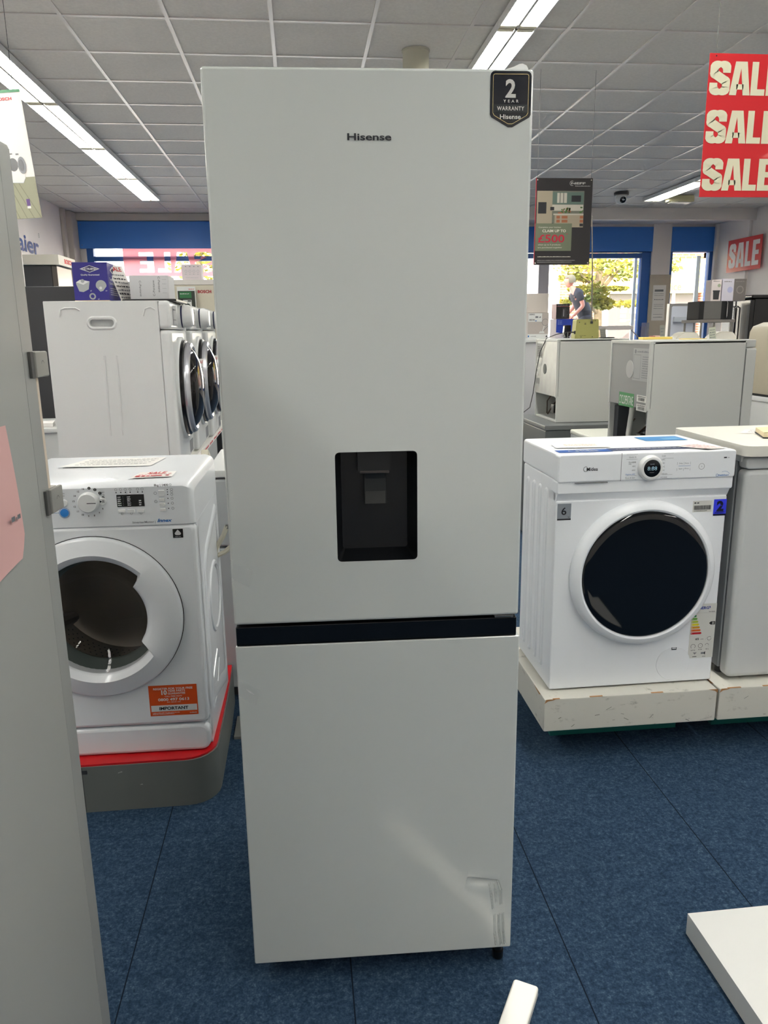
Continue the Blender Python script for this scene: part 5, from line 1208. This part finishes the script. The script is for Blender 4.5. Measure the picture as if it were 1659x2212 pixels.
# radio on the farther fridge
rd = thing('radio', 'olive green retro radio with long telescopic aerial on the farther table top fridge', 'radio', (1.872, 5.2, 1.405))
rb = MB(); P = [(-.004, 0), (.166, 0), (.160, .122), (.154, .128), (.010, .128), (.004, .122)]
rb.prism(P, FR(0, 0, 0), -.075, 0); rg = mat('radio green', (152, 150, 88), .5)
rb.rect(FR(0, 0, 0), .060, .100, .072, .103, .0008, 1); rb.rect(FR(0, 0, 0), .060, .093, .072, .096, .0008, 1); rb.scribble(FR(), .03, .018, .075, .003, .0008, 1, 3); rb.build('case', [rg, ink], rd)
s = MB()
for (u, v) in ((.025, .108), (.135, .118), (.040, .010), (.120, .010)): s.lathe([(.0035, 0), (.003, .001), (0, .001)], FR(u, -.0005, v), 10)
s.build('screws', dgrey, rd)
MB().tube([(.108, -.006, .108), (.106, -.008, .125), (.095, -.008, .45), (.075, -.008, .785)], [.006, .0052, .0046, .0038], 8).lathe([(.004, 0), (.003, .004), (0, .006)], TP(.075, -.008, .785), 10).build('aerial', mat('aerial steel', (140, 136, 130), .3, metal=.8), rd)
MB().box(.100, -.012, .098, .116, .0, .114, .002).build('aerial_clip', dgrey, rd)
MB().box(-.010, -.003, .030, -.001, .012, .052, .001).build('socket', black, rd)
cb = [(1.868, 5.19, 1.447), (1.80, 5.17, 1.449), (1.76, 5.13, 1.443), (1.715, 5.13, 1.436), (1.683, 5.24, 1.41), (1.672, 5.34, 1.316), (1.668, 5.40, 1.185), (1.666, 5.46, 1.016), (1.664, 5.52, .911), (1.55, 5.5, .83), (1.53, 5.45, .70), (1.52, 5.4, .3), (1.5, 5.38, .01)]
tag(MB().tube([Vector(p)-Vector(cb[0]) for p in cb], .0028, 6).tube([(-.002, 0, 0), (-.045, -.01, .001)], .0045, 8).build('power_cable', black, loc=cb[0]), 'thin black cable running from the radio down the fridge back', 'cable')
tag(MB().box(0, 0, 0, .075, .13, .007, .002).build('tablet', dgrey, loc=(2.045, 5.13, 1.405), rz=R(-8)), 'dark flat device lying right of the radio', 'device')
tag(MB().box(0, 0, 0, .10, .08, .003).build('yellow_strip', mat('yellow slab', (252, 226, 120), .5), loc=(1.90, 3.66, 1.4125), rz=R(14)), 'yellow slab lying at the back of the nearer table top fridge', 'card')  # thin flat yellow piece laid on the fridge top
tag(MB().box(0, 0, 0, .16, .05, .012, .002).build('yellow_strip', mat('yellow slab', (246, 206, 70), .5), loc=(1.72, 3.80, 1.4125), rz=R(2)), 'yellow strip lying at the far left corner of the nearer table top fridge', 'card')

# cabinet with boxed goods behind the radio
cbn = low_box('display_cabinet', 'white cabinet behind the radio carrying boxed kettles and a fan box', 'cabinet', (1.50, 6.12, 0), (1.02, .55, 1.398), mat('display white', (214, 214, 216), .4))
def deco_fan(m, F, S_, w, d, h):
    m.rect(F, w-.17, .0, w, h, .0004, 4); m.rect(F, w-.168, h-.07, w-.055, h-.004, .0008, 3); m.text('DAEWOO', F, .010, w-.160, h-.018, 'LEFT', mi=0, w=.045, bold=.03, off=.0012); m.text('DESK FAN', F, .011, w-.160, h-.060, 'LEFT', mi=0, w=.045, bold=.03, off=.0012); m.scribble(F, w-.11, h-.04, w-.065, .014, .0012, 1, 2); m.rect(F, w-.112, h-.066, w-.098, h-.060, .0012, 2)
    m.ring(F, w-.028, h-.075, .026, .003, .0012, 1, n=22); m.line(F, [(w-.035, h-.10), (w-.05, .045)], .006, .001, 3); m.flat([(w-.078, .040), (w-.030, .040), (w-.036, .055), (w-.070, .055)], F, .0012, 3); m.line(F, [(w-.001, .10), (w-.04, .06)], .004, .001, 1)
    m.rect(F, w-.17, 0, w, .034, .0010, 3); m.scribble(F, w-.145, .014, w-.10, .006, .0014, 1, 7); m.rect(F, w-.168, .010, w-.158, .024, .0014, 2); m.flat([(w-.022, .010), (w-.006, .010), (w-.014, .026)], F, .0014, 0)
carton('carton', 'white fan box with picture, left of the radio beside the fridge freezer edge', 'box', (1.66, 6.16, 1.399), (.330, .2, .200), mat('carton fan', (204, 198, 194), .6), 0, deco_fan, (ink, inkgrey, inkblue, white, mat('fan print ground', (186, 178, 172), .6)))
carton('carton', 'plain pale box on top of the fan box', 'box', (1.665, 6.17, 1.600), (.322, .19, .148), mat('carton plain', (206, 198, 190), .6))
def deco_ket(m, F, S_, w, d, h):
    m.rect(F, 0, 0, w, h, .0004, 0); m.scribble(F, .01, h-.014, w-.02, .007, .0008, 2, 1); m.rect(F, 0, h-.022, w, h-.020, .0008, 3)
    m.flat([(.045, .010), (.090, .010), (.082, .085), (.052, .085)], F, .0010, 1); m.ring(F, .084, .05, .020, .005, .0012, 1, -90, 90, 12); m.flat([(.058, .02), (.066, .02), (.066, .075), (.060, .075)], F, .0014, 4)
    m.ring(F, .024, .085, .008, .0015, .001, 1, n=12); m.scribble(F, .012, .098, .04, .004, .001, 2, 3)
kt = carton('carton', 'black kettle box with kettle picture standing on the blue box', 'box', (2.070, 6.22, 1.5502), (.112, .12, .118), mat('carton pink side', (204, 178, 178), .6), 0, deco_ket, (mat('box black', (26, 24, 26), .4), mat('kettle print', (60, 58, 62), .4), inkgrey, mat('rose line', (200, 100, 110), .5), mat('kettle shine', (150, 150, 156), .4)))
def deco_bb(m, F, S_, w, d, h):
    m.flat([(0, .045), (w*.5, .030), (w, .045), (w, h), (0, h)], F, .0006, 0)
    for j in range(3): m.scribble(F, .012, h-.018-j*.012, .05, .006, .001, 1, j)
    m.scribble(F, .05, .012, .15, .006, .001, 2, 5)
carton('carton', 'blue and white box under the kettle box, left of the radio', 'box', (2.068, 6.2, 1.399), (.175, .16, .150), mat('carton lilac white', (214, 206, 214), .6), 0, deco_bb, (mat('box blue', (30, 62, 168), .4), mat('box blue text', (150, 170, 220), .5), inkgrey))
ad = thing('plug_adapter', 'black plug shaped adapter with grey cable in front of the blue box', 'plug', (2.088, 6.06, 1.399))
MB().prism([(.0, .035), (.010, .014), (.028, .008), (.046, .014), (.056, .035), (.054, .100), (.004, .100)], FR(), -.04, 0).build('case', gblack, ad); MB().tube([(.028, -.004, .0), (.028, -.006, .045)], .0045, 8).build('cable', grey, ad); MB().box(.01, -.0, 0, .046, .035, .010).build('stand', black, ad)

# glass display with rail, price tags
gt = thing('glass_display', 'low glass display table with white rail in front of the right window', 'display', (3.30, 9.0, 0))
MB().box(-.3, -.02, 1.452, .64, .02, 1.500, .004).build('rail', mat('rail white', (196, 190, 186), .4), gt)
MB().box(-.3, .0, .9, .92, .6, .93, .003).build('glass_shelf', glass_mat('shelf glass', (235, 245, 242), .1), gt)
MB().tube([(.62, 0, 1.45), (.80, .02, 1.30), (.88, .04, .95)], .006, 6).tube([(-.2, 0, 1.45), (-.25, 0, .95)], .006, 6).build('braces', steel, gt)
MB().flat([(.0, .95), (.60, 1.42), (.62, 1.30), (.25, .95)], FR(0, .02, 0), 0).flat([(-.2, .95), (.0, 1.38), (.12, 1.2), (.1, .95)], FR(0, .03, 0), 0).build('acrylic_sheet', glass_mat('acrylic', (228, 222, 222), .14), gt, smooth=0)
for x_ in (-.3, .86):
    for y_ in (.02, .54): MB().box(x_, y_, 0, x_+.04, y_+.04, .9, .003).build('leg', steel, gt)
def holder(name, label, loc, w, h, m_, tilt=0):
    t = MB().box(0, 0, 0, w, .003, h, M=Matrix.Rotation(tilt, 4, 'Y')); G = FR(0, -.0005, 0)
    return tag(t.build(name, m_, loc=loc, smooth=0), label, 'card')
def tagcard(label, loc, w, h, base, tilt, parent=None):
    m = MB(); M_ = Matrix.Rotation(R(tilt), 4, 'Y'); m.box(0, 0, 0, w, .002, h, M=M_); G = M_ @ FR(0, -.0005, 0)
    for j in range(4): m.scribble(G, w*.12, h*(.15+.2*j), w*.88, h*.08, .001, 1, j)
    return tag(m.build('price_card', [base, inkgrey], loc=loc, smooth=0), label, 'card')
greycard = mat('grey card', (150, 150, 140), .6); wcab = mat('display white', (214, 214, 216), .4)
low_box('display_cabinet', 'white cabinet behind the two table top fridges carrying small appliances', 'cabinet', (2.30, 5.02, 0), (1.20, .50, 1.379), wcab)
tagcard('grey price card standing beside the dark flat device', (2.06, 5.22, 1.4055), .040, .062, greycard, -8)
# small rounded appliances
def hump(label, loc, w):
    t = thing('bread_toaster', label, 'appliance', loc); P = [(-w/2, 0), (w/2, 0), (w/2, .018), (w*.40, .044), (w*.30, .055), (-w*.12, .058), (-w*.28, .048), (-w*.46, .020)]
    MB().prism(P, FR(0, 0, 0), -.10, 0).build('body', mat('appliance ivory', (206, 202, 190), .35), t); MB().prism([(p[0]*.93+w*.02, p[1]*.9) for p in P], FR(0, -.0, 0), .0, .006).build('side_cap', mat('appliance rim', (222, 218, 208), .3), t)
hump('low rounded ivory appliance, left of the two behind the nearer table top fridge', (2.73, 5.3, 1.3805), .185)
hump('low rounded ivory appliance, right of the two behind the nearer table top fridge', (3.00, 5.3, 1.3805), .185)
tagcard('pale price card between the two rounded ivory appliances', (2.86, 5.24, 1.3805), .050, .085, mat('pale green card', (190, 194, 176), .6), -8)
t = thing('leaflet_holder', 'clear acrylic leaflet holder behind the nearer table top fridge', 'holder', (2.375, 5.28, 1.3805))
MB().box(0, 0, 0, .055, .003, .125).box(0, .03, 0, .055, .033, .10).box(0, 0, 0, .055, .033, .003).build('pocket', glass_mat('acrylic blue', (190, 202, 226), .2), t)
t = thing('card_box', 'pink and red cards in front of the window pillar', 'cards', (2.46, 5.30, 1.3805)); MB().box(0, 0, 0, .028, .03, .034).build('red_cards', mat('card rose', (206, 130, 124), .6), t); MB().box(.029, 0, 0, .075, .03, .036).build('pink_cards', mat('card peach', (236, 196, 182), .6), t)
# pillar lower casing and notices
struct(MB().box(6.10, YR-.065, 0, 6.475, YR-.041, 2.37, .004).build('trim_11', mat('casing', (192, 182, 166), .6)))
m = MB().box(0, 0, 0, .235, .004, .60); G = FR()
m.rect(G, .03, .49, .19, .525, .001, 1)
for j, v in enumerate((.45, .42, .35, .27, .24, .20, .10, .05)): m.scribble(G, .03, v, .20, .014 if j in (2, 7) else .008, .001, 1, j)
tag(m.build('pillar_notice', [paper, inkgrey], loc=(6.165, YR-.072, 1.595), smooth=0), 'long white printed notice on the pillar between the windows', 'notice')
tagcard('grey price card in front of the window pillar', (2.49, 5.22, 1.3805), .032, .105, greycard, -4)

# far right: fridge with inner door, microwave on trolley, big black fridge, boxes
t = thing('larder_fridge', 'slim silver framed fridge door with white inner liner below the narrow window', 'fridge', (5.60, 11.5, 0))
MB().box(0, 0, .0, .43, .10, 1.825, .01).build('body', mat('silver body', (150, 148, 146), .35, metal=.3), t)
MB().panel(FR(0, -.002, 0), .03, .06, .40, 1.79, .02, .03, .01).build('inner_liner', mat('liner white', (214, 218, 228), .4), t)
l_ = MB(); [l_.box(.06, -.05, z, .37, -.004, z+.08, .008) for z in (.5, .95, 1.55)]; l_.build('door_shelf', mat('liner shelf', (196, 202, 210), .3), t)
t = thing('fridge_freezer', 'big gloss black fridge freezer with chrome handles along the right wall', 'fridge', (6.42, 10.70, 0))
bk = mat('fridge black', (18, 17, 18), .18, coat=.3)
MB().box(.06, 0, .04, .78, .76, 1.86, .02).build('body', bk, t)
MB().box(.0, -.02, 1.862, .80, .78, 1.91, .018).build('top_cover', bk, t)
for nm, a, b in (('left_door', .39, .76), ('right_door', .0, .38)): 
    d = MB().panel(frame((.0, .76, 0), (0, -1, 0), (0, 0, 1)), .76-b, .05, .76-a, 1.85, .055, .02, .015).build(nm, bk, t)
    hy = .43 if nm == 'left_door' else .34
    MB().tube([(.0, hy, 1.25), (-.04, hy, 1.27), (-.04, hy, 1.74), (0, hy, 1.76)], .012, 8).build('handle', chrome, d)
MB().box(.04, .03, 0, .75, .73, .042).build('base', black, t)
m = MB(); F = FR(0, -.003, 0); m.rect(F, .34, 1.42, .50, 1.72, .001, 0)
for j in range(8): m.scribble(F, .36, 1.45+j*.032, .48, .010, .002, 1, j)
m.build('price_cards', [mat('card salmon', (196, 146, 128), .6), inkgrey], t, smooth=0, label='salmon pink card')
t = thing('microwave_trolley', 'grey metal trolley shelf with legs in front of the black fridge', 'trolley', (4.74, 8.9, 0))
MB().box(-.02, -.0, 1.522, .42, .45, 1.556, .003).build('shelf', mat('trolley grey', (128, 122, 116), .4), t)
MB().box(0, .02, .4, .40, .43, .42, .003).build('lower_shelf', steel, t)
for x_ in (0, .38):
    for y_ in (.01, .41): MB().box(x_, y_, 0, x_+.02, y_+.02, 1.522, .002).build('leg', steel, t)
t = thing('microwave', 'black microwave with grey side standing on the metal trolley', 'microwave', (4.72, 8.93, 1.557))
MB().box(0, .0, .0, .42, .30, .212, .006).build('body', mat('microwave black', (12, 12, 13), .6), t); MB().box(.055, -.004, .004, .27, -.0, .208).build('side_plate', mat('plate grey', (104, 102, 98), .4), t); MB().tube([(.335, -.01, .02), (.335, -.02, .04), (.335, -.02, .19), (.335, -.01, .205)], .006, 8).build('handle', chrome, t)
def deco_s1(m, F, S_, w, d, h): m.flat([(.03, .02), (.10, .02), (.105, .11), (.025, .11)], F, .001, 0); m.rect(F, .02, .11, .11, .125, .001, 0); m.flat(circle(.095, .18, .020, 14), F, .001, 1); m.scribble(F, .02, .225, .1, .008, .001, 0, 2)
def deco_s2(m, F, S_, w, d, h): m.rect(F, .145, 0, w, h, .0006, 0); m.ring(F, .225, .13, .040, .012, .0012, 1, n=20); m.scribble(F, .165, h-.035, w-.02, .012, .001, 1, 3); m.scribble(F, .02, h-.035, .12, .010, .001, 0, 5); m.flat(circle(.10, .13, .035, 16), F, .001, 2)
carton('carton', 'white box with dark pan picture on the microwave, left of two', 'box', (4.885, 9.0, 1.7695), (.125, .13, .245), mat('carton pan', (226, 214, 210), .6), 0, deco_s1, (dgrey, mat('dot green', (160, 170, 140), .5)))
carton('carton', 'white and grey box on the microwave, right of two', 'box', (5.02, 9.0, 1.7695), (.30, .15, .255), mat('carton lilac', (210, 206, 216), .6), 0, deco_s2, (mat('carton taupe', (112, 106, 102), .5), mat('taupe light', (140, 134, 128), .5), mat('lilac spot', (180, 182, 214), .5)))
# beige appliance at the right edge on a white machine
t = thing('beige_appliance', 'beige tall appliance with bulging curved front cut by the right edge', 'appliance', (2.94, 4.40, 1.045))
P = [(0, 0), (.5, 0), (.5, .46), (.10, .45), (.03, .425), (.012, .39), (.004, .25), (-.002, .1)]
MB().prism(P, FR(), -.5, 0).build('body', mat('beige enamel', (176, 168, 148), .4), t); MB().prism([(p[0]+.01, p[1]*.985+.003) for p in P], FR(), .0, .012, taper=.97).build('side_cap', mat('beige cap', (186, 178, 160), .35), t); MB().box(.0, -.01, -.012, .5, .5, .0).build('base', black, t)
t = thing('leaflet_holder', 'clear acrylic holder with printed sheets on the beige appliance, right edge', 'holder', (3.03, 4.44, 1.5055))
MB().box(0, 0, 0, .18, .003, .075).box(0, 0, 0, .18, .05, .003).build('pocket', glass_mat('acrylic grey', (206, 208, 210), .2), t)
m = MB().box(.005, .006, .004, .175, .010, .072); [m.scribble(FR(0, .0055, 0), .015, .012+j*.011, .165, .004, .001, 1, j) for j in range(5)]; m.build('sheets', [paper, inkgrey], t, smooth=0)
low_box('washing_machine', 'white machine under the beige appliance at the right edge', 'washing machine', (2.60, 4.30, 0), (.64, .36, 1.03), white) if False else None
t = thing('washing_machine', 'white machine under the beige appliance at the right edge', 'washing machine', (2.95, 4.26, 0))
MB().box(0, .03, .03, .62, .62, 1.0, .008).build('cabinet', white, t); MB().box(-.01, 0, .995, .63, .64, 1.032, .01).build('worktop', plastic_white, t); MB().panel(FR(0, .01, 0), .01, .10, .61, .93, .03, .03, .02).build('door', white, t); MB().box(.03, .06, 0, .59, .6, .032).build('base', dgrey, t)
t = thing('cream_cabinet', 'cream low cabinet just behind the white freezer at the right edge', 'cabinet', (2.25, 3.35, 0)); MB().box(0, 0, .03, .70, .55, .93, .01).build('body', mat('cream enamel', (214, 206, 172), .45), t); MB().box(.02, .02, 0, .68, .53, .032).build('base', dgrey, t)
# ================================================================ PERSON OUTSIDE THE WINDOW
def person():
    t = thing('person', 'person in a black short sleeved shirt leaning forward beyond the right window', 'person', (5.42, 14.9, .0), 0)
    skin = mat('skin', (196, 128, 106), .55); shirt = mat('shirt black', (34, 32, 38), .8); tro = mat('trousers dark', (52, 48, 50), .8); hair = mat('hair grey', (96, 90, 74), .8)
    def bmsk(name, verts, edges, radii, m_, parent, root=0, sub=2):
        bm = bmesh.new(); lay = bm.verts.layers.skin.verify(); vv = []
        for i, (p, r_) in enumerate(zip(verts, radii)):
            v = bm.verts.new(p); v[lay].radius = r_ if isinstance(r_, tuple) else (r_, r_); v[lay].use_root = (i == root); vv.append(v)
        for a, b in edges: bm.edges.new((vv[a], vv[b]))
        me = bpy.data.meshes.new(name); bm.to_mesh(me); bm.free(); me.materials.append(m_)
        o = bpy.data.objects.new(name, me); COL.objects.link(o); o.parent = parent
        k = o.modifiers.new('skin', 'SKIN'); k.use_smooth_shade = True; s_ = o.modifiers.new('sub', 'SUBSURF'); s_.levels = sub; s_.render_levels = sub
        return o
    # faces left (-X), bends forward; feet at z .80 on the step
    V = [(.13, 0, 1.70), (.06, 0, 1.88), (-.04, 0, 2.06), (-.12, 0, 2.17), (-.165, 0, 2.24), (-.19, 0, 2.29),       # pelvis..neck base..head base
         (-.08, -.17, 2.13), (.0, -.21, 1.90), (-.19, -.17, 1.70),                                                # near arm
         (-.08, .17, 2.13), (-.02, .22, 1.90), (-.20, .18, 1.72),
         (.12, -.09, 1.62), (.10, -.10, 1.24), (.12, -.10, .86), (.12, .09, 1.62), (.14, .10, 1.24), (.16, .10, .86), (.02, -.10, .82), (.06, .10, .82)]
    E_ = [(0, 1), (1, 2), (2, 3), (3, 4), (4, 5), (3, 6), (6, 7), (7, 8), (3, 9), (9, 10), (10, 11), (0, 12), (12, 13), (13, 14), (14, 18), (0, 15), (15, 16), (16, 17), (17, 19)]
    Rr = [(.115, .09), (.12, .095), (.15, .12), (.11, .09), .05, .05, .055, .042, .028, .055, .042, .028, .07, .050, .036, .07, .050, .036, .03, .03]
    # head, shaped, joined into the body mesh after the modifiers are evaluated
    body = bmsk('body', V, E_, Rr, skin, t)
    dg = bpy.context.evaluated_depsgraph_get(); me = bpy.data.meshes.new_from_object(body.evaluated_get(dg)); body.modifiers.clear(); body.data = me
    bm = bmesh.new(); bm.from_mesh(me); hv = bmesh.ops.create_uvsphere(bm, u_segments=24, v_segments=18, radius=1)['verts']
    for v in hv:
        x, y, z = v.co; f = max(0, -x); X = x*.098; Yy = y*.076; Zz = z*.118
        if z < -.1: X *= 1-.18*(-z); Yy *= 1-.35*(-z)
        if f > .8 and abs(y) < .25: X -= .020*math.exp(-((z+.12)/.18)**2)          # nose
        if f > .6: X += .010*math.exp(-((z-.12)/.12)**2)*math.exp(-((abs(y)-.33)/.15)**2)   # eye sockets
        if f > .7: X += .006*math.exp(-((z+.48)/.06)**2); X -= .004*math.exp(-((z+.40)/.06)**2)
        if abs(y) > .93 and abs(z) < .25 and abs(x-.1) < .3: Yy *= 1.14             # ears
        a = R(-12); v.co = Vector((X*math.cos(a)-Zz*math.sin(a)-.225, Yy, X*math.sin(a)+Zz*math.cos(a)+2.365))
    def hand(bm, w, d, side):
        d = Vector(d).normalized(); s_ = d.cross(Vector((0, 1, 0))).normalized(); n_ = Vector((0, 1, 0))*side
        def blob(a, b, r0, r1):
            a = Vector(a); b = Vector(b); ax = (b-a).normalized(); p = ax.cross(Vector((.3, .9, .2))).normalized(); q = ax.cross(p); rings = []
            for c_, r_ in ((a, r0*.6), (a+(b-a)*.15, r0), (a+(b-a)*.8, r1), (b, r1*.5)): rings.append([bm.verts.new(c_+(p*math.cos(2*PI*k/8)+q*math.sin(2*PI*k/8))*r_) for k in range(8)])
            for i in range(3):
                for k in range(8): bm.faces.new((rings[i][k], rings[i][(k+1) % 8], rings[i+1][(k+1) % 8], rings[i+1][k]))
            bm.faces.new(list(reversed(rings[0]))); bm.faces.new(rings[-1])
        w = Vector(w); blob(w-d*.02, w+d*.075, .022, .026)
        for k, L in enumerate((.060, .068, .063, .050)):
            b0 = w+d*.072+s_*(-.024+.016*k); m1 = b0+d*L*.55-n_*.004; blob(b0, m1, .0085, .0075); blob(m1, m1+d*L*.35-n_*.018, .0075, .006)
        b0 = w+d*.020-s_*.024; blob(b0, b0+d*.028-s_*.018, .010, .0085); blob(b0+d*.028-s_*.018, b0+d*.052-s_*.020, .0085, .006)
    hand(bm, (-.19, -.17, 1.70), (-.6, .05, -.65), 1); hand(bm, (-.20, .18, 1.72), (-.6, -.05, -.6), -1)
    bm.to_mesh(me); bm.free(); me.shade_smooth()
    sh_ = bmsk('shirt', [(.160, 0, 1.62), (.06, 0, 1.88), (-.04, 0, 2.06), (-.118, 0, 2.165), (-.08, -.17, 2.13), (-.03, -.20, 1.98), (-.08, .17, 2.13), (-.04, .21, 1.98), (-.158, 0, 2.225)], [(0, 1), (1, 2), (2, 3), (3, 4), (4, 5), (3, 6), (6, 7), (3, 8)], [(.200, .17), (.175, .145), (.172, .140), (.125, .115), .085, .072, .085, .072, .068], shirt, t)
    tr = bmsk('trousers', [(.15, 0, 1.76), (.13, 0, 1.64), (.12, -.09, 1.56), (.10, -.10, 1.24), (.12, -.10, .90), (.12, .09, 1.56), (.14, .10, 1.24), (.16, .10, .90)], [(0, 1), (1, 2), (2, 3), (3, 4), (1, 5), (5, 6), (6, 7)], [(.185, .15), (.19, .16), .115, .082, .062, .115, .082, .062], tro, t)
    h_ = MB().lathe([(.001, .128), (.05, .122), (.085, .092), (.104, .05), (.104, .01), (.096, -.03)], frame((-.205, 0, 2.362), (1, 0, .1), (0, 1, 0)), 24, a0=-125, a1=125); h_.lathe([(.0, .124), (.05, .118), (.080, .092), (.094, .066)], frame((-.215, 0, 2.362), (1, 0, .1), (0, 1, 0)), 24)
    h_.build('hair', hair, t)
    b_ = MB().box(-.060, -.192, 2.055, -.035, -.185, 2.075); b_.build('chest_badge', mat('badge cyan', (120, 190, 230), .5), t)
    for (x_, y_) in ((.05, -.10), (.09, .10)): MB().box(x_-.10, y_-.045, .80, x_+.12, y_+.045, .87, .025).build('shoe', black, t)
person()
st = thing('stone_step', 'pale raised kerb block the person stands on outside', 'step', (5.46, 14.9, -.02)); MB().box(-.6, -.35, 0, .6, .35, .818, .02).build('block', palew, st)
